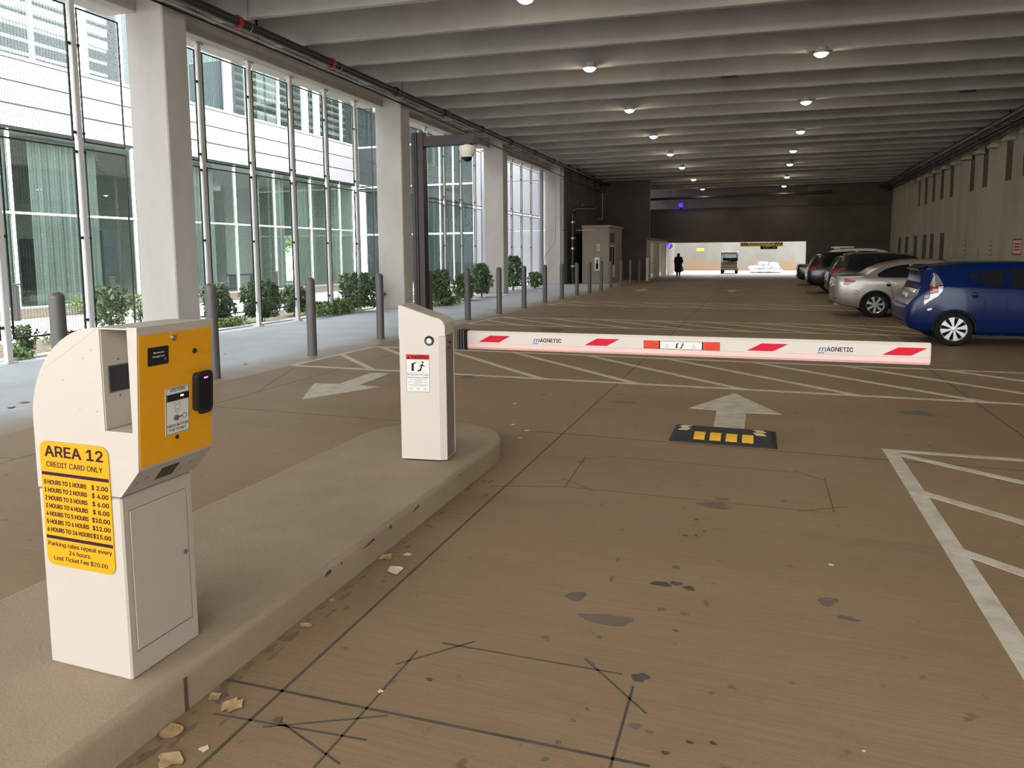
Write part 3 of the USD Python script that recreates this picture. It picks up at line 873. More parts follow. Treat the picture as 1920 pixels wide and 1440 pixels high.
def shrub(x, y, rx, ry, h, n, seed, label, mat='leaf_green', size=.06, z=-.03):
    t = thing('shrub', label, 'shrub', (x, y, z))
    part('foliage', leaf_tris(n, rx, ry, h, seed, size), mat, t, smooth=False, kind='stuff')
    q = random.Random(seed)
    part('stem', cat(*[tube([(q.uniform(-.05, .05), q.uniform(-.05, .05), -.05), (q.uniform(-.2, .2) * rx, q.uniform(-.2, .2) * ry, h * .4), (q.uniform(-.6, .6) * rx, q.uniform(-.6, .6) * ry, h * .8)], .008, 5) for _ in range(6)]), 'stem_brown', t)


SH = [((47, 662), .24, .24, .50, 260, 'small dark bushy plant behind the fence at the left edge', 'leaf_green'),
      ((34, 674), .26, .22, .20, 220, 'low bright green plant at the foot of the leftmost post', 'leaf_light'),
      ((120, 640), .5, .5, .22, 200, 'sparse low groundcover behind the leftmost bollard', 'leaf_light'),
      ((208, 618), .55, .45, 1.0, 480, 'loose large-leaved shrub left of the first column', 'leaf_green'),
      ((262, 603), .25, .25, .5, 160, 'small dark shrub beside the first column', 'leaf_green'),
      ((410, 611), .42, .40, .98, 1000, 'dark bush just right of the first column', 'leaf_green'),
      ((492, 602), .62, .50, 1.0, 1500, 'large full bush in the middle of the second bay', 'leaf_green'),
      ((553, 590), .5, .4, .80, 800, 'round bush behind the free-standing bollard', 'leaf_green'),
      ((674, 583), .80, .55, 1.12, 1500, 'tall spreading bush before the second column', 'leaf_green'),
      ((610, 592), .45, 1.0, .40, 800, 'low light green groundcover along the second bay', 'leaf_light'),
      ((640, 588), .40, .8, .45, 800, 'low light green groundcover left of the tall spreading bush', 'leaf_light'),
      ((430, 614), .35, .7, .25, 500, 'low light green groundcover at the foot of the dark bush', 'leaf_light'),
      ((826, 572), .45, .5, 1.15, 1000, 'bushy shrub right of the camera post', 'leaf_green'),
      ((870, 563), .5, .5, .95, 900, 'rounded shrub in the bay behind the camera post', 'leaf_green'),
      ((903, 557), .45, .5, 1.30, 1100, 'dense shrub left of the third column', 'leaf_green'),
      ((840, 571), .30, 1.2, .28, 700, 'low light green groundcover behind the camera post', 'leaf_light'),
      ((962, 545), .6, .5, 1.55, 1200, 'dense shrub in the farthest bay, left', 'leaf_green'),
      ((1003, 541), .45, .4, .8, 500, 'low shrub in the farthest bay, right', 'leaf_green'),
      ((168, 588), .9, .7, .55, 600, 'low yellowish shrub below the glass front at the left', 'leaf_light'),
      ((245, 575), .6, .6, .45, 400, 'low green shrub at the foot of the glass front beside the first column', 'leaf_light')]
SH = [(*ground(*p_[0])[:2], *p_[1:]) for p_ in SH]
for i, (x, y, rx, ry, h, n, lab, m_) in enumerate(SH):
    shrub(x, y, rx, ry, h, n, 20 + i, lab, m_, .075 if h > .6 else .05)

# ------------------------------------------------------------------ services under the ceiling
sp = thing('sprinkler_main', 'thick black sprinkler pipe with red couplings under the left ceiling edge', 'pipe')
part('pipe', cyl((-9.4, Y_ROOF + .5, 6.0), (-9.4, 49.5, 6.0), .095, 18), 'pipe_black', sp, smooth=50)
for y in (5.2, 8.3, 11.35, 14.45, 17.5, 20.6, 23.7, 26.8, 29.9, 33):
    part('coupling', lathe([(.0, -.04), (.122, -.04), (.128, 0), (.122, .04), (0, .04)], 18, 'y', (-9.4, y, 6.0)), 'coupling_red' if y < 16 else 'pipe_black', sp)
    part('hanger', cat(tube([(-9.4 + .105 * math.cos(a), y + .3, 6.0 + .105 * math.sin(a)) for a in np.linspace(0, 2 * math.pi, 17)], .006, 5), tube([(-9.4, y + .3, 6.1), (-9.4, y + .3, Z_DECK)], .006, 5)), 'galvanised', sp)
single('conduit', tube([(-9.62, Y_ROOF + .5, 5.93), (-9.62, 20, 5.93), (-9.62, 44, 5.93)], .02, 8), 'conduit_grey', 'thin pale conduit running beside the black sprinkler pipe', 'conduit')
single('cable', tube([(-9.9, y, 5.98 - .0 if y < 18 else 5.98 - .02 * (y - 18) * .9) for y in np.linspace(Y_ROOF + .5, 36.9, 30)], .022, 6), 'pipe_black', 'thin black cable crossing the column heads below the sprinkler pipe', 'cable')
dr = thing('column_conduit', 'thin grey conduit bent down the last column into the sidewalk', 'conduit')
part('tube', tube([(-9.86, 34.9, 5.6), (-9.86, 34.9, 2.3), (-9.9, 34.5, 2.0), (-10.0, 33.6, 1.55), (-10.02, 33.4, 1.3), (-10.02, 33.4, 0)], .022, 8), 'conduit_grey', dr)
dc = thing('drop_conduit', 'thin pale conduit dropping down the dark left wall above the booth', 'conduit')
part('tube', tube([(-9.72, 47.4, 5.7), (-9.72, 45.6, 5.7), (-9.72, 45.58, 5.6), (-9.72, 45.58, 3.9), (-9.72, 45.5, 3.82), (-9.72, 44.3, 3.82)], .035, 8), 'conduit_grey', dc)
tr = thing('pipe_rack', 'bundle of dark pipes running along the top of the right wall', 'pipe')
for i, (x, z, r) in enumerate(((7.80, 5.78, .07), (7.62, 5.80, .045), (7.46, 5.92, .10), (7.88, 5.62, .03))):
    part('pipe', cyl((x, 10, z), (x, 53.5, z), r, 12), 'pipe_black', tr, smooth=50)
for y in BEAM_Y[8:31:2]:
    yb = y + .085 * min(1, max(0, (44 - y) / 22)) * 9.6
    part('bracket', cat(bx(7.34, 7.95, yb - .02, yb + .02, 5.68, 5.71), bx(7.54, 7.57, yb - .02, yb + .02, 5.71, 6.2)), 'pipe_black', tr)
for y in (24.6, 28.9, 36.4):
    part('coupling', lathe([(0, -.05), (.13, -.05), (.13, .05), (0, .05)], 14, 'y', (7.46, y, 5.92)), 'coupling_red', tr)
bp = thing('back_pipe', 'dark pipe running across above the far lintel', 'pipe')
part('pipe', cyl((-9.5, 53.3, 5.55), (4.5, 53.3, 5.68), .10, 14), 'pipe_black', bp, smooth=50)
part('bracket', cat(*[bx(x, x + .04, 53.28, 53.32, 5.6, 6.5) for x in np.arange(-8, 4.5, 2.5)]), 'pipe_black', bp)

for (x, y, w_), lab in (((-.9, 20.4, .42), 'small dark bracket under a ceiling beam near the middle'), ((5.5, 23.9, .40), 'small dark bracket under a ceiling beam at the right')):
    single('beam_bracket', cb(-w_ / 2, w_ / 2, -.05, .05, -.05, .0, .01), 'pipe_black', lab, 'bracket', (x, min(((abs(b + .085 * (x + 2) - y), b + .085 * (x + 2)) for b in BEAM_Y))[1], 6.2))

# ceiling lamps
LAMPS = [(-4.05, 12.42), (-4.06, 17.48), (-4.03, 22.92), (-4.04, 28.32), (-4.02, 33.6), (-4.05, 39.03), (-4.02, 45.6), (-4.0, 52.6),
         (1.19, 18.1), (1.18, 23.65), (1.30, 29.3), (1.26, 34.65), (1.31, 39.8), (1.38, 46.3), (1.40, 52.6), (1.15, 12.9), (-4.1, 7.0), (1.1, 7.4)]
SIDE = ['left', 'right']
lamp0 = None
for i, (x, y) in enumerate(LAMPS):
    if i < 8:
        lab = f'round glowing ceiling lamp, {ORD[i]} of the left row counting from the near end' if i else 'round glowing ceiling lamp cut by the top edge of the photo'
    elif i < 15:
        lab = f'round glowing ceiling lamp, {ORD[i - 8]} of the right row counting from the near end'
    else:
        lab = ['round glowing ceiling lamp out of frame, right row, ahead of the camera', 'round glowing ceiling lamp out of frame above the island', 'round glowing ceiling lamp out of frame above the entry lane'][i - 15]
    loc = (x, y, 6.10)
    if lamp0 is None:
        lamp0 = thing('ceiling_lamp', lab, 'ceiling lamp', loc, 0, 'two rows of ceiling lamps')
        part('housing', lathe([(0, .16), (.11, .16), (.14, .07), (.165, .045), (.165, .02), (0, .02)], 24), 'conduit_grey', lamp0)
        part('lens', lathe([(0, .03), (.145, .03), (.145, .012), (.115, -.028), (.06, -.055), (0, -.062)], 24), 'lamp_glow', lamp0, smooth=60)
        part('stem', cyl((0, 0, .15), (0, 0, Z_DECK - 6.10), .012, 8), 'ceiling_concrete', lamp0)
    else:
        dup(lamp0, loc, 0, lab)
# ------------------------------------------------------------------ ticket machine
tm = thing('ticket_machine', 'white ticket machine with yellow face and yellow AREA 12 rate sign on the island', 'ticket machine', (0, 0, 0))
YA, YB2, XL, XR = 1.762, 2.078, -2.413, -2.027
body = cb(XL, XR, YA, YB2, .15, .803, .006)
body = minus(body, bx(XR - .006, XR + .02, YA + .028, YB2 - .028, .240, .752))
part('cabinet_body', body, 'panel_white', tm, smooth=False)
dd = part('cabinet_door', cb(XR - .006, XR + .0012, YA + .031, YB2 - .031, .243, .749, .0025), 'panel_white', tm)
part('lock', lathe([(0, 0), (.009, 0), (.009, .004), (.006, .006), (0, .006)], 16, 'x', (XR + .001, YB2 - .052, .510)), 'seam_dark', dd)
# head: curved hood profile in x, z
prof = [(XR + .002, .808), (-1.940, .905), (-1.940, 1.386), (-2.085, 1.386)]
for a in np.linspace(90, 180, 15):
    prof.append((-2.085 + (-.328) * -math.cos(math.radians(a)), 1.05 + .336 * math.sin(math.radians(a))))
prof += [(XL, 1.0), (XL, .808)]
head = to_plane(prism(prof, 0, YB2 + .015 - YA), (0, YB2 + .015, 0), UX, UZ)
head = minus(head, bx(-2.078, -1.90, YA - .1, YA + .128, 1.036, 1.381))
part('hood', head, 'panel_white', tm, smooth=25)
part('hood_seam', bx(XL - .0005, XR + .0005, YA - .0006, YA + .001, .8035, .8075), 'seam_dark', tm)
part('weld_seam', to_plane(flatline((-2.345, 1.235), (-2.09, 1.382), .0022, 0, .0006), (0, YA, 0), UX, UZ), 'hood_beige', tm)
cp = part('camera_panel', cb(-2.0785, -2.074, YA + .003, YA + .127, 1.038, 1.380, .001), 'hood_beige', tm, label='beige recessed panel with a dark camera window')
part('camera_window', cb(-2.0765, -2.071, YA + .026, YA + .113, 1.164, 1.250, .001), 'screen_black', cp)
part('window_frame', minus(cb(-2.076, -2.0725, YA + .022, YA + .117, 1.160, 1.254, .0005), bx(-2.09, -2.06, YA + .026, YA + .113, 1.164, 1.250)), 'seam_dark', cp)
for z in (1.146, 1.272):
    part('screw', lathe([(0, 0), (.004, 0), (.003, .002), (0, .002)], 10, 'x', (-2.074, YA + .065, z)), 'seam_dark', cp)
# door with the yellow face: leans out at the top
def lean(x, z):
    return x + .028 * (z - .912) / .478


fd = [(-1.952, .912), (-1.936, .912), (-1.908, 1.390), (-1.952, 1.390)]
YD0, YD1 = YA - .004, YB2 + .022
part('face_frame', to_plane(prism(fd, 0, YD1 - YD0), (0, YD1, 0), UX, UZ), 'panel_white', tm, smooth=False)
ff = V([.028, 0, .478]); ff /= np.linalg.norm(ff)          # up the leaning face
FO = V([-1.936 + .0004, YD0, .912])


def face(u, w, d=0.0):
    """A point of the yellow face: u across it, w up it, d proud of it."""
    nrm = np.cross(UY, ff)
    return FO + V(UY) * u + ff * w + nrm * d


FW = YD1 - YD0


def on_face(m, u, w, d=0.0):
    return to_plane(m, face(u, w, d), UY, ff)


yf = part('yellow_face', on_face(prism(sg.box(0, 0, FW - .018, .447), 0, .002), .006, .004), 'yellow_panel', tm, label='glossy yellow face plate')
scr = part('display', on_face(prism(rrect(.086, .062, .003), 0, .0035), .040, .345, .0015), 'screen_black', tm)
part('display_text', cat(*[lettering(s, .0058, face(.083, .345 + z, .0055), UY, ff, 'c') for s, z in (('Welcome to', .040), ('Georgia Tech', .027))],
                         lettering('P', .006, face(.112, .360, .0055), UY, ff, 'c')), 'label_white', scr)
part('lock', on_face(lathe([(0, 0), (.012, 0), (.012, .004), (.008, .007), (0, .007)], 18), .150, .432, .002), 'steel', tm)
part('round_port', on_face(lathe([(0, 0), (.010, 0), (.009, .003), (0, .003)], 18), .247, .372, .002), 'black_plastic', tm)
part('round_port', on_face(lathe([(0, 0), (.0075, 0), (.007, .003), (0, .003)], 18), .163, .075, .002), 'black_plastic', tm)
rd = part('card_reader', on_face(bevel_prism([tuple(p) for p in list(rrect(.062, .142, .016).exterior.coords)[:-1]], 0, .030, .008), .236, .150, .002), 'black_plastic', tm, smooth=40)
part('reader_inset', on_face(bevel_prism([tuple(p) for p in list(rrect(.044, .118, .012).exterior.coords)[:-1]], 0, .003, .0015), .245, .160, .032), 'trim_black', rd)
part('status_light', on_face(prism(rrect(.020, .006, .002), 0, .0015), .257, .272, .034), 'reader_led', rd)
vs = part('ticket_label', on_face(prism(rrect(.108, .168, .006), 0, .0012), .112, .088, .002), 'label_white', tm)
bd = rrect(.104, .164, .005)
part('label_border', on_face(prism(bd.difference(bd.buffer(-.0014)), 0, .0006), .114, .090, .0032), 'ink_black', vs)
part('ticket_slot', on_face(prism(sg.box(0, 0, .096, .024), 0, .003), .118, .208, .0032), 'black_plastic', vs)
part('slot_light', on_face(prism(rrect(.014, .006, .002), 0, .001), .176, .219, .0064), 'slot_light', vs)
part('label_text', cat(lettering('VISITORS', .0105, face(.166, .241, .0034), UY, ff, 'c'), lettering('PRESS BUTTON', .0095, face(.166, .115, .0034), UY, ff, 'c', width=.094), lettering('FOR TICKET', .0095, face(.166, .100, .0034), UY, ff, 'c')), 'ink_black', vs)
ticket = sg.box(0, 0, .026, .034).difference(sg.box(.0015, .0015, .0245, .0325)).union(sg.Polygon([(.008, .012), (.018, .012), (.013, .006)])).union(sg.box(.006, .024, .020, .0265))
part('ticket_symbol', on_face(prism(ticket, 0, .0006), .152, .166, .0034), 'ink_grey', vs)
part('push_button', on_face(lathe([(0, 0), (.010, 0), (.010, .004), (.006, .006), (0, .006)], 16), .158, .146, .0032), 'seam_dark', vs)
hand = sg.LineString([(0, 0), (.016, .003)]).buffer(.0018).union(sg.Point(.026, 0).buffer(.010))
part('hand_symbol', on_face(prism(hand.difference(hand.buffer(-.0013)), 0, .0006), .172, .146, .0034), 'ink_black', vs)
# sloping underside of the head with the note tray
n_u = V([-.085, 0, -.097]); n_u /= np.linalg.norm(n_u)   # down the slope from the face to the cabinet
UO = V([-1.940, 0, .905])


def on_slope(m, u, w, d=.0006):
    nrm = np.cross(UY, -n_u)
    return to_plane(m, UO + V(UY) * u + n_u * w + nrm * d, UY, -n_u)


part('speaker_slot', on_slope(prism(sg.Polygon([(0, 0), (.075, 0), (.075, .058), (0, .058)]), 0, .002), YA + .118, .088), 'black_plastic', tm)
for u in (.03, .062, .225, .262):
    part('emblem', on_slope(prism(sg.Point(0, 0).buffer(.009).difference(sg.Point(0, 0).buffer(.006)).union(sg.box(-.003, -.004, .003, .004)), 0, .0006), YA + u, .055 + (.018 if u in (.03, .225) else 0)), 'ink_grey', tm)
for x, z in ((-2.12, 1.31), (-2.16, 1.28), (-2.26, 1.20), (-2.19, 1.10), (-2.11, 1.10)):
    part('rivet', lathe([(0, 0), (.004, 0), (.003, .0012), (0, .0015)], 10, 'y', (x, YA - .0012, z)), 'panel_white', tm)
# rate sign
SW, SH_ = .320, .452
SO = V([-2.388, YA - .0035, .527])
rs = part('rate_sign', to_plane(prism(rrect(SW, SH_, .032), 0, .003), SO + V([0, .003, 0]), UX, UZ), 'yellow_sign', tm, label='yellow rate sign with maroon lettering')


def on_sign(s, h, v, u, al='l', bold=False, w=None):
    return lettering(s, h, SO + V([u * SW, -.0004, (1 - v) * SH_]), UX, UZ, al, bold, w)


tx = [on_sign('AREA 12', .037, .118, .50, 'c', True, .272), on_sign('CREDIT CARD ONLY', .0185, .203, .5, 'c', False, .262)]
for i in range(7):
    hrs = ['0 HOURS TO 1 HOURS', '1 HOURS TO 2 HOURS', '2 HOURS TO 3 HOURS', '3 HOURS TO 4 HOURS', '4 HOURS TO 5 HOURS', '5 HOURS TO 6 HOURS', '6 HOURS TO 24 HOURS'][i]
    v_ = .343 + .0640 * i
    tx.append(on_sign(hrs, .0150, v_, .035, 'l', True, .200 if i < 6 else .214))
    tx.append(on_sign('$', .0150, v_, .735 if i < 4 else .715, 'l', True))
    tx.append(on_sign(['2.00', '4.00', '6.00', '8.00', '10.00', '12.00', '15.00'][i], .0150, v_, .968, 'r', True, .052 if i < 4 else .066))
tx += [on_sign('Parking rates repeat every', .0150, .842, .5, 'c', False, .298), on_sign('24 hours.', .0150, .898, .5, 'c', False, .104), on_sign('Lost Ticket Fee $20.00', .0150, .955, .5, 'c', False, .252)]
part('lettering', cat(*tx), 'maroon_ink', rs, smooth=False)
for v_ in (.258, .772):
    part('divider', to_plane(prism(sg.box(.004, 0, SW - .004, .0115), 0, .0005), SO + V([0, -.0001, (1 - v_) * SH_ - .006]), UX, UZ), 'maroon_ink', rs)

# ------------------------------------------------------------------ barrier
bg = thing('barrier_gate', 'white barrier cabinet with red warning label and long white arm lowered across the lane', 'barrier gate', (-2.405, 4.447, .15), 8.0)
GW, GD, GH = .335, .245, .955
out = [(0, 0), (GW - .045, 0), (GW, .020), (GW, GD), (0, GD)]
base_h = .008
part('plinth', prism([(.012, .012), (GW - .05, .012), (GW - .012, .03), (GW - .012, GD - .012), (.012, GD - .012)], 0, .012), 'trim_black', bg)
part('housing', minus(prism(out, .010, GH - .04), bx(GW - .012, GW + .02, .030, GD - .018, .018, GH + .1)), 'gate_white', bg, smooth=False)
part('side_panel', cb(GW - .012, GW - .004, .031, GD - .019, .020, GH - .045, .001), 'gate_grey', bg, label='dark recessed side panel')
# sloping cap, rounded towards the arm side
cap = [(-.003, GH - .075), (-.003, 1.112), (.01, 1.118), (.235, 1.040)] + [(.262 + .075 * math.sin(a), .962 + .075 * math.cos(a) * .92 - .0) for a in np.linspace(.15, math.pi / 2, 8)] + [(GW + .003, .905)]
capm = to_plane(prism(cap, 0, GD + .004), (0, GD + .002, 0), UX, UZ)
part('cap', capm, 'gate_white', bg, smooth=25)
part('cap_top', to_plane(prism(sg.Polygon([(.008, .006), (.238, .006), (.238, GD - .006), (.008, GD - .006)]), 0, .002), (.0, .0, 0), (1, 0, 0), (0, 1, 0)) if False else
     hull([(.012, .010, 1.1185), (.234, .010, 1.0405), (.234, GD - .010, 1.0405), (.012, GD - .010, 1.1185), (.012, .010, 1.1205), (.234, .010, 1.0425), (.234, GD - .010, 1.0425), (.012, GD - .010, 1.1205)]), 'hood_beige', bg)
part('cap_seam', bx(-.001, GW - .04, -.0008, .002, .905, .908), 'hood_beige', bg)
rb = part('round_badge', lathe([(0, 0), (.030, 0), (.030, .006), (.023, .007), (.022, .004), (0, .004)], 28, 'y', (.222, -.0005, .868)).apply_transform(np.eye(4)), 'black_plastic', bg)
rb_face = lathe([(0, 0), (.0195, 0), (.0195, .004), (0, .005)], 24)
part('badge_face', to_plane(rb_face, (.222, -.0035, .868), UX, UZ), 'label_white', rb)
part('badge_text', lettering('LOCK', .006, (.222, -.0092, .865), UX, UZ, 'c'), 'ink_grey', rb)
part('badge_rim', to_plane(lathe([(.0192, 0), (.034, 0), (.034, .006), (.028, .010), (.0192, .007), (.0192, 0)], 28), (.222, -.001, .868), UX, UZ), 'black_plastic', rb)
LW, LH, LO = .172, .268, V([.048, -.0014, .500])
wl_ = part('warning_label', to_plane(prism(sg.box(0, 0, LW, LH), 0, .0014), LO + V([0, .0014, 0]), UX, UZ), 'label_white', bg, label='white warning label with a red WARNING header')


def on_label(poly, d=.0004):
    return to_plane(prism(poly, 0, d), LO, UX, UZ)


fr_ = sg.box(0, 0, LW, LH)
part('border', on_label(fr_.difference(sg.box(.0016, .0016, LW - .0016, LH - .0016)).union(sg.box(0, .135, LW, .1362))), 'ink_black', wl_)
part('header', on_label(sg.box(.001, LH - .035, LW - .001, LH - .001), .0007), 'label_red', wl_)
tri_ = sg.Polygon([(.008, LH - .030), (.026, LH - .030), (.017, LH - .010)])
part('header_text', cat(lettering('WARNING', .0205, LO + V([.100, -.0008, LH - .0285]), UX, UZ, 'c', True, .128), to_plane(prism(tri_, 0, .0005), LO + V([0, -.0007, 0]), UX, UZ)), 'ink_black', wl_)
post_ = sg.box(.040, .150, .056, .204).union(sg.Polygon([(.040, .204), (.056, .204), (.056, .198), (.078, .212), (.076, .216), (.050, .206)]))
man_ = sg.LineString([(.086, .152), (.104, .158), (.112, .176), (.120, .200)]).buffer(.0045).union(sg.LineString([(.112, .176), (.104, .152)]).buffer(.004)).union(sg.LineString([(.118, .196), (.100, .186)]).buffer(.003)).union(sg.LineString([(.118, .196), (.134, .184)]).buffer(.003)).union(sg.Point(.122, .214).buffer(.0065))
for cx_, cy_ in ((.090, .214), (.098, .207), (.105, .216), (.130, .205), (.094, .222)):
    man_ = man_.union(sg.box(cx_ - .003, cy_ - .0012, cx_ + .003, cy_ + .0012))
part('pictogram', on_label(post_.union(man_)), 'ink_black', wl_)
part('label_text', cat(lettering('Moving Gate Can Cause', .0100, LO + V([LW / 2, -.0001, .119]), UX, UZ, 'c', False, .158), lettering('Serious Injury or Death', .0100, LO + V([LW / 2, -.0001, .100]), UX, UZ, 'c', False, .156)), 'ink_black', wl_)
q = random.Random(9)
bars = []
for z, w_ in ((.088, .130), (.080, .05), (.069, .150), (.061, .06), (.050, .148), (.042, .12)):
    x = (LW - w_) / 2
    while x < (LW + w_) / 2:
        l = q.uniform(.006, .018)
        bars.append(sg.box(x, z, min(x + l, (LW + w_) / 2), z + .0036)); x += l + .0025
part('small_print', on_label(unary_union(bars)), 'ink_grey', wl_)
for k in range(3):
    cx_ = .036 + .050 * k
    sy = sg.Point(cx_, .020).buffer(.0125).difference(sg.Point(cx_, .020).buffer(.0112)).union(sg.LineString([(cx_ - .006, .015), (cx_ + .001 * k, .026), (cx_ + .006, .017)]).buffer(.0016))
    part('round_symbol', on_label(sy), 'ink_grey', wl_)
part('hinge_bolt', cyl((GW - .006, .12, .845), (GW + .006, .12, .845), .007, 12), 'trim_black', bg)
part('key_slot', cb(GW - .005, GW - .0035, .07, .16, .795, .815, .0005), 'reflective_red' if False else 'seam_dark', bg)
# the arm: a hollow-looking octagonal boom, level across the lane (drawn in the gate's turned frame)
cr, sr = math.cos(math.radians(-8.0)), math.sin(math.radians(-8.0))
A0 = V([-2.045, 4.76, 1.000]) - V([-2.405, 4.447, .15])
A1 = V([.962, 4.76, 1.012]) - V([-2.405, 4.447, .15])
rot = lambda p: V([p[0] * cr - p[1] * sr, p[0] * sr + p[1] * cr, p[2]])
A0, A1 = rot(A0), rot(A1)
AU = (A1 - A0) / np.linalg.norm(A1 - A0)
AN = np.cross(AU, UZ); AN /= np.linalg.norm(AN)           # towards the camera
AV = np.cross(AN, AU)
AL = float(np.linalg.norm(A1 - A0))


def boom(x0, x1, sec):
    """Extrudes a section (toward-camera, up) along the arm."""
    m = prism(sec, 0, x1 - x0)
    M = np.eye(4)
    M[:3, 0], M[:3, 1], M[:3, 2], M[:3, 3] = AN, AV, AU, A0 + AU * x0
    m.apply_transform(M)
    return m


hz = .0665
sec_up = [(-.022, -.022), (.022, -.022), (.022, .050), (.012, hz), (-.012, hz), (-.022, .050)]
sec_lo = [(-.022, -.023), (-.022, -.052), (-.012, -hz), (.012, -hz), (.022, -.052), (.022, -.023)]
arm = part('arm', boom(.035, AL, sec_up), 'gate_white', bg, label='long white arm with red reflective marks')
part('lit_edge', boom(.035, AL, sec_lo), 'led_strip', arm, label='pink glowing lower edge of the arm')
part('arm_socket', boom(-.035, .040, sg.box(-.027, -.068, .027, .068).buffer(.004, quad_segs=3)), 'trim_black', arm)
for k in range(3):
    part('socket_rib', boom(-.030 + .020 * k, -.022 + .020 * k, sg.box(-.030, -.070, .030, .070).buffer(.003, quad_segs=2)), 'seam_dark', arm)
part('end_cap', boom(AL, AL + .006, [(-.021, -.050), (-.011, -.064), (.011, -.064), (.021, -.050), (.021, .049), (.011, .064), (-.011, .064), (-.021, .049)]), 'panel_white', arm)


def on_arm(poly, d=.0012):
    """A flat mark on the camera side of the arm; x along it, y up from its middle."""
    m = prism(poly, 0, d)
    return to_plane(m, A0 + AN * .0222, AU, AV)


def arm_x(u):
    """Where along the arm the photograph column u falls."""
    d = dirv(u, 640)
    p = V([0, 0, CAM_H]) + d * (4.738 / d[1])
    return float(np.dot(rot(p - V([-2.405, 4.447, .15])) - A0, AU))


for a, b in ((898, 957), (1096, 1161), (1401, 1478), (1655, 1740)):
    x0, x1 = arm_x(a), arm_x(b)
    w_ = (x1 - x0) * .64
    part('red_mark', on_arm(sg.Polygon([(x0, -.012), (x0 + w_, -.012), (x1, .036), (x1 - w_, .036)])), 'reflective_red', arm)


def arm_text(s, h, x, y, mat, name, w=None, slant=0, bold=False):
    return part(name, lettering(s, h, A0 + AN * .0222 + AU * x + AV * y, AU, AV, 'l', bold, w, .0008, slant), mat, arm, smooth=False)


for a, b in ((1000, 1054), (1535, 1602)):
    x0, x1 = arm_x(a), arm_x(b)
    w_ = x1 - x0
    arm_text('m', .034, x0, -.004, 'ink_blue', 'logo_initial', w_ * .20, .28)
    arm_text('AGNETIC', .026, x0 + w_ * .235, -.001, 'ink_black', 'logo_text', w_ * .74, 0, True)
    part('logo_rule', on_arm(sg.box(x0 - .006, -.014, x0 + w_ * .17, -.010)), 'ink_blue', arm)
    part('logo_tagline', on_arm(unary_union([sg.box(x0 + w_ * (.23 + .085 * k), -.0135, x0 + w_ * (.285 + .085 * k), -.0115) for k in range(9)])), 'ink_grey', arm)
x0, x1 = arm_x(1207), arm_x(1350)
w_ = x1 - x0
ast = part('arm_sticker', on_arm(sg.box(x0, -.020, x1, .034), .0010), 'label_white', arm, label='red and white warning strip at mid arm')


def on_ast(poly, d=.0005):
    return to_plane(prism(poly, 0, d), A0 + AN * .0232, AU, AV)


for a, b in ((0, .215), (.785, 1)):
    part('red_field', on_ast(sg.box(x0 + a * w_ + .002, -.018, x0 + b * w_ - .002, .032)), 'label_orange', ast)
    bars = [sg.box(x0 + (a + .03) * w_, z, x0 + (b - .03 - .03 * (k % 2)) * w_, z + .0035) for k, z in enumerate((-.011, -.001, .009, .019))]
    part('small_print', to_plane(prism(unary_union(bars), 0, .0004), A0 + AN * .0237, AU, AV), 'label_red', ast)
part('sticker_border', on_ast(sg.box(x0, -.020, x1, .034).difference(sg.box(x0 + .002, -.018, x1 - .002, .032)).union(sg.box(x0 + .205 * w_, -.02, x0 + .222 * w_, .034)).union(sg.box(x0 + .770 * w_, -.02, x0 + .787 * w_, .034)), .0007), 'maroon_ink', ast)
for c_ in (.315, .665):
    t_ = sg.Polygon([(-.015, -.011), (.015, -.011), (0, .019)])
    part('caution_triangle', on_ast(affinity.translate(t_.difference(t_.buffer(-.0018)).union(sg.box(-.0014, -.003, .0014, .009)).union(sg.box(-.0014, -.008, .0014, -.005)), x0 + c_ * w_, 0)), 'ink_grey', ast)
part('pictogram', on_ast(affinity.translate(affinity.scale(post_.union(man_), .55, .55, origin=(0, 0)), x0 + w_ * .49 - .05, -.095)), 'ink_black', ast)

# ------------------------------------------------------------------ rubber speed bump
sb = thing('speed_bump', 'black rubber speed bump with yellow reflectors lying across the entry lane', 'speed bump', (0, 0, 0))
c0, c1, c2, c3 = [ground(*p) for p in ((1255, 826), (1456.2, 843), (1454, 812), (1266.7, 800))]
x0, x1, y0, y1 = -.712, .172, 6.115, 6.70
ymid = (y0 + y1) / 2


def bump_z(y):
    return .042 * max(0.0, 1 - abs((y - ymid) / (y1 - y0) * 2) ** 3)


ys = np.linspace(y0, y1, 13)
sec = [(y, .006 + bump_z(y)) for y in ys]
prof = [(y0, 0)] + sec + [(y1, 0)]
bm = prism(prof, 0, x1 - x0 - .10)
M = np.eye(4); M[:3, 0], M[:3, 1], M[:3, 2], M[:3, 3] = (0, 1, 0), (0, 0, 1), (1, 0, 0), (x0 + .05, 0, 0)
bm.apply_transform(M)
ends = []
for xe, xt in ((x0, x0 + .05), (x1, x1 - .05)):
    ends.append(hull([(xe, y, .004) for y in ys] + [(xe, y, 0) for y in ys] + [(xt, y, z) for y, z in sec] + [(xt, y0, 0), (xt, y1, 0)]))
part('rubber_body', cat(bm, *ends), 'rubber_black', sb, smooth=20)


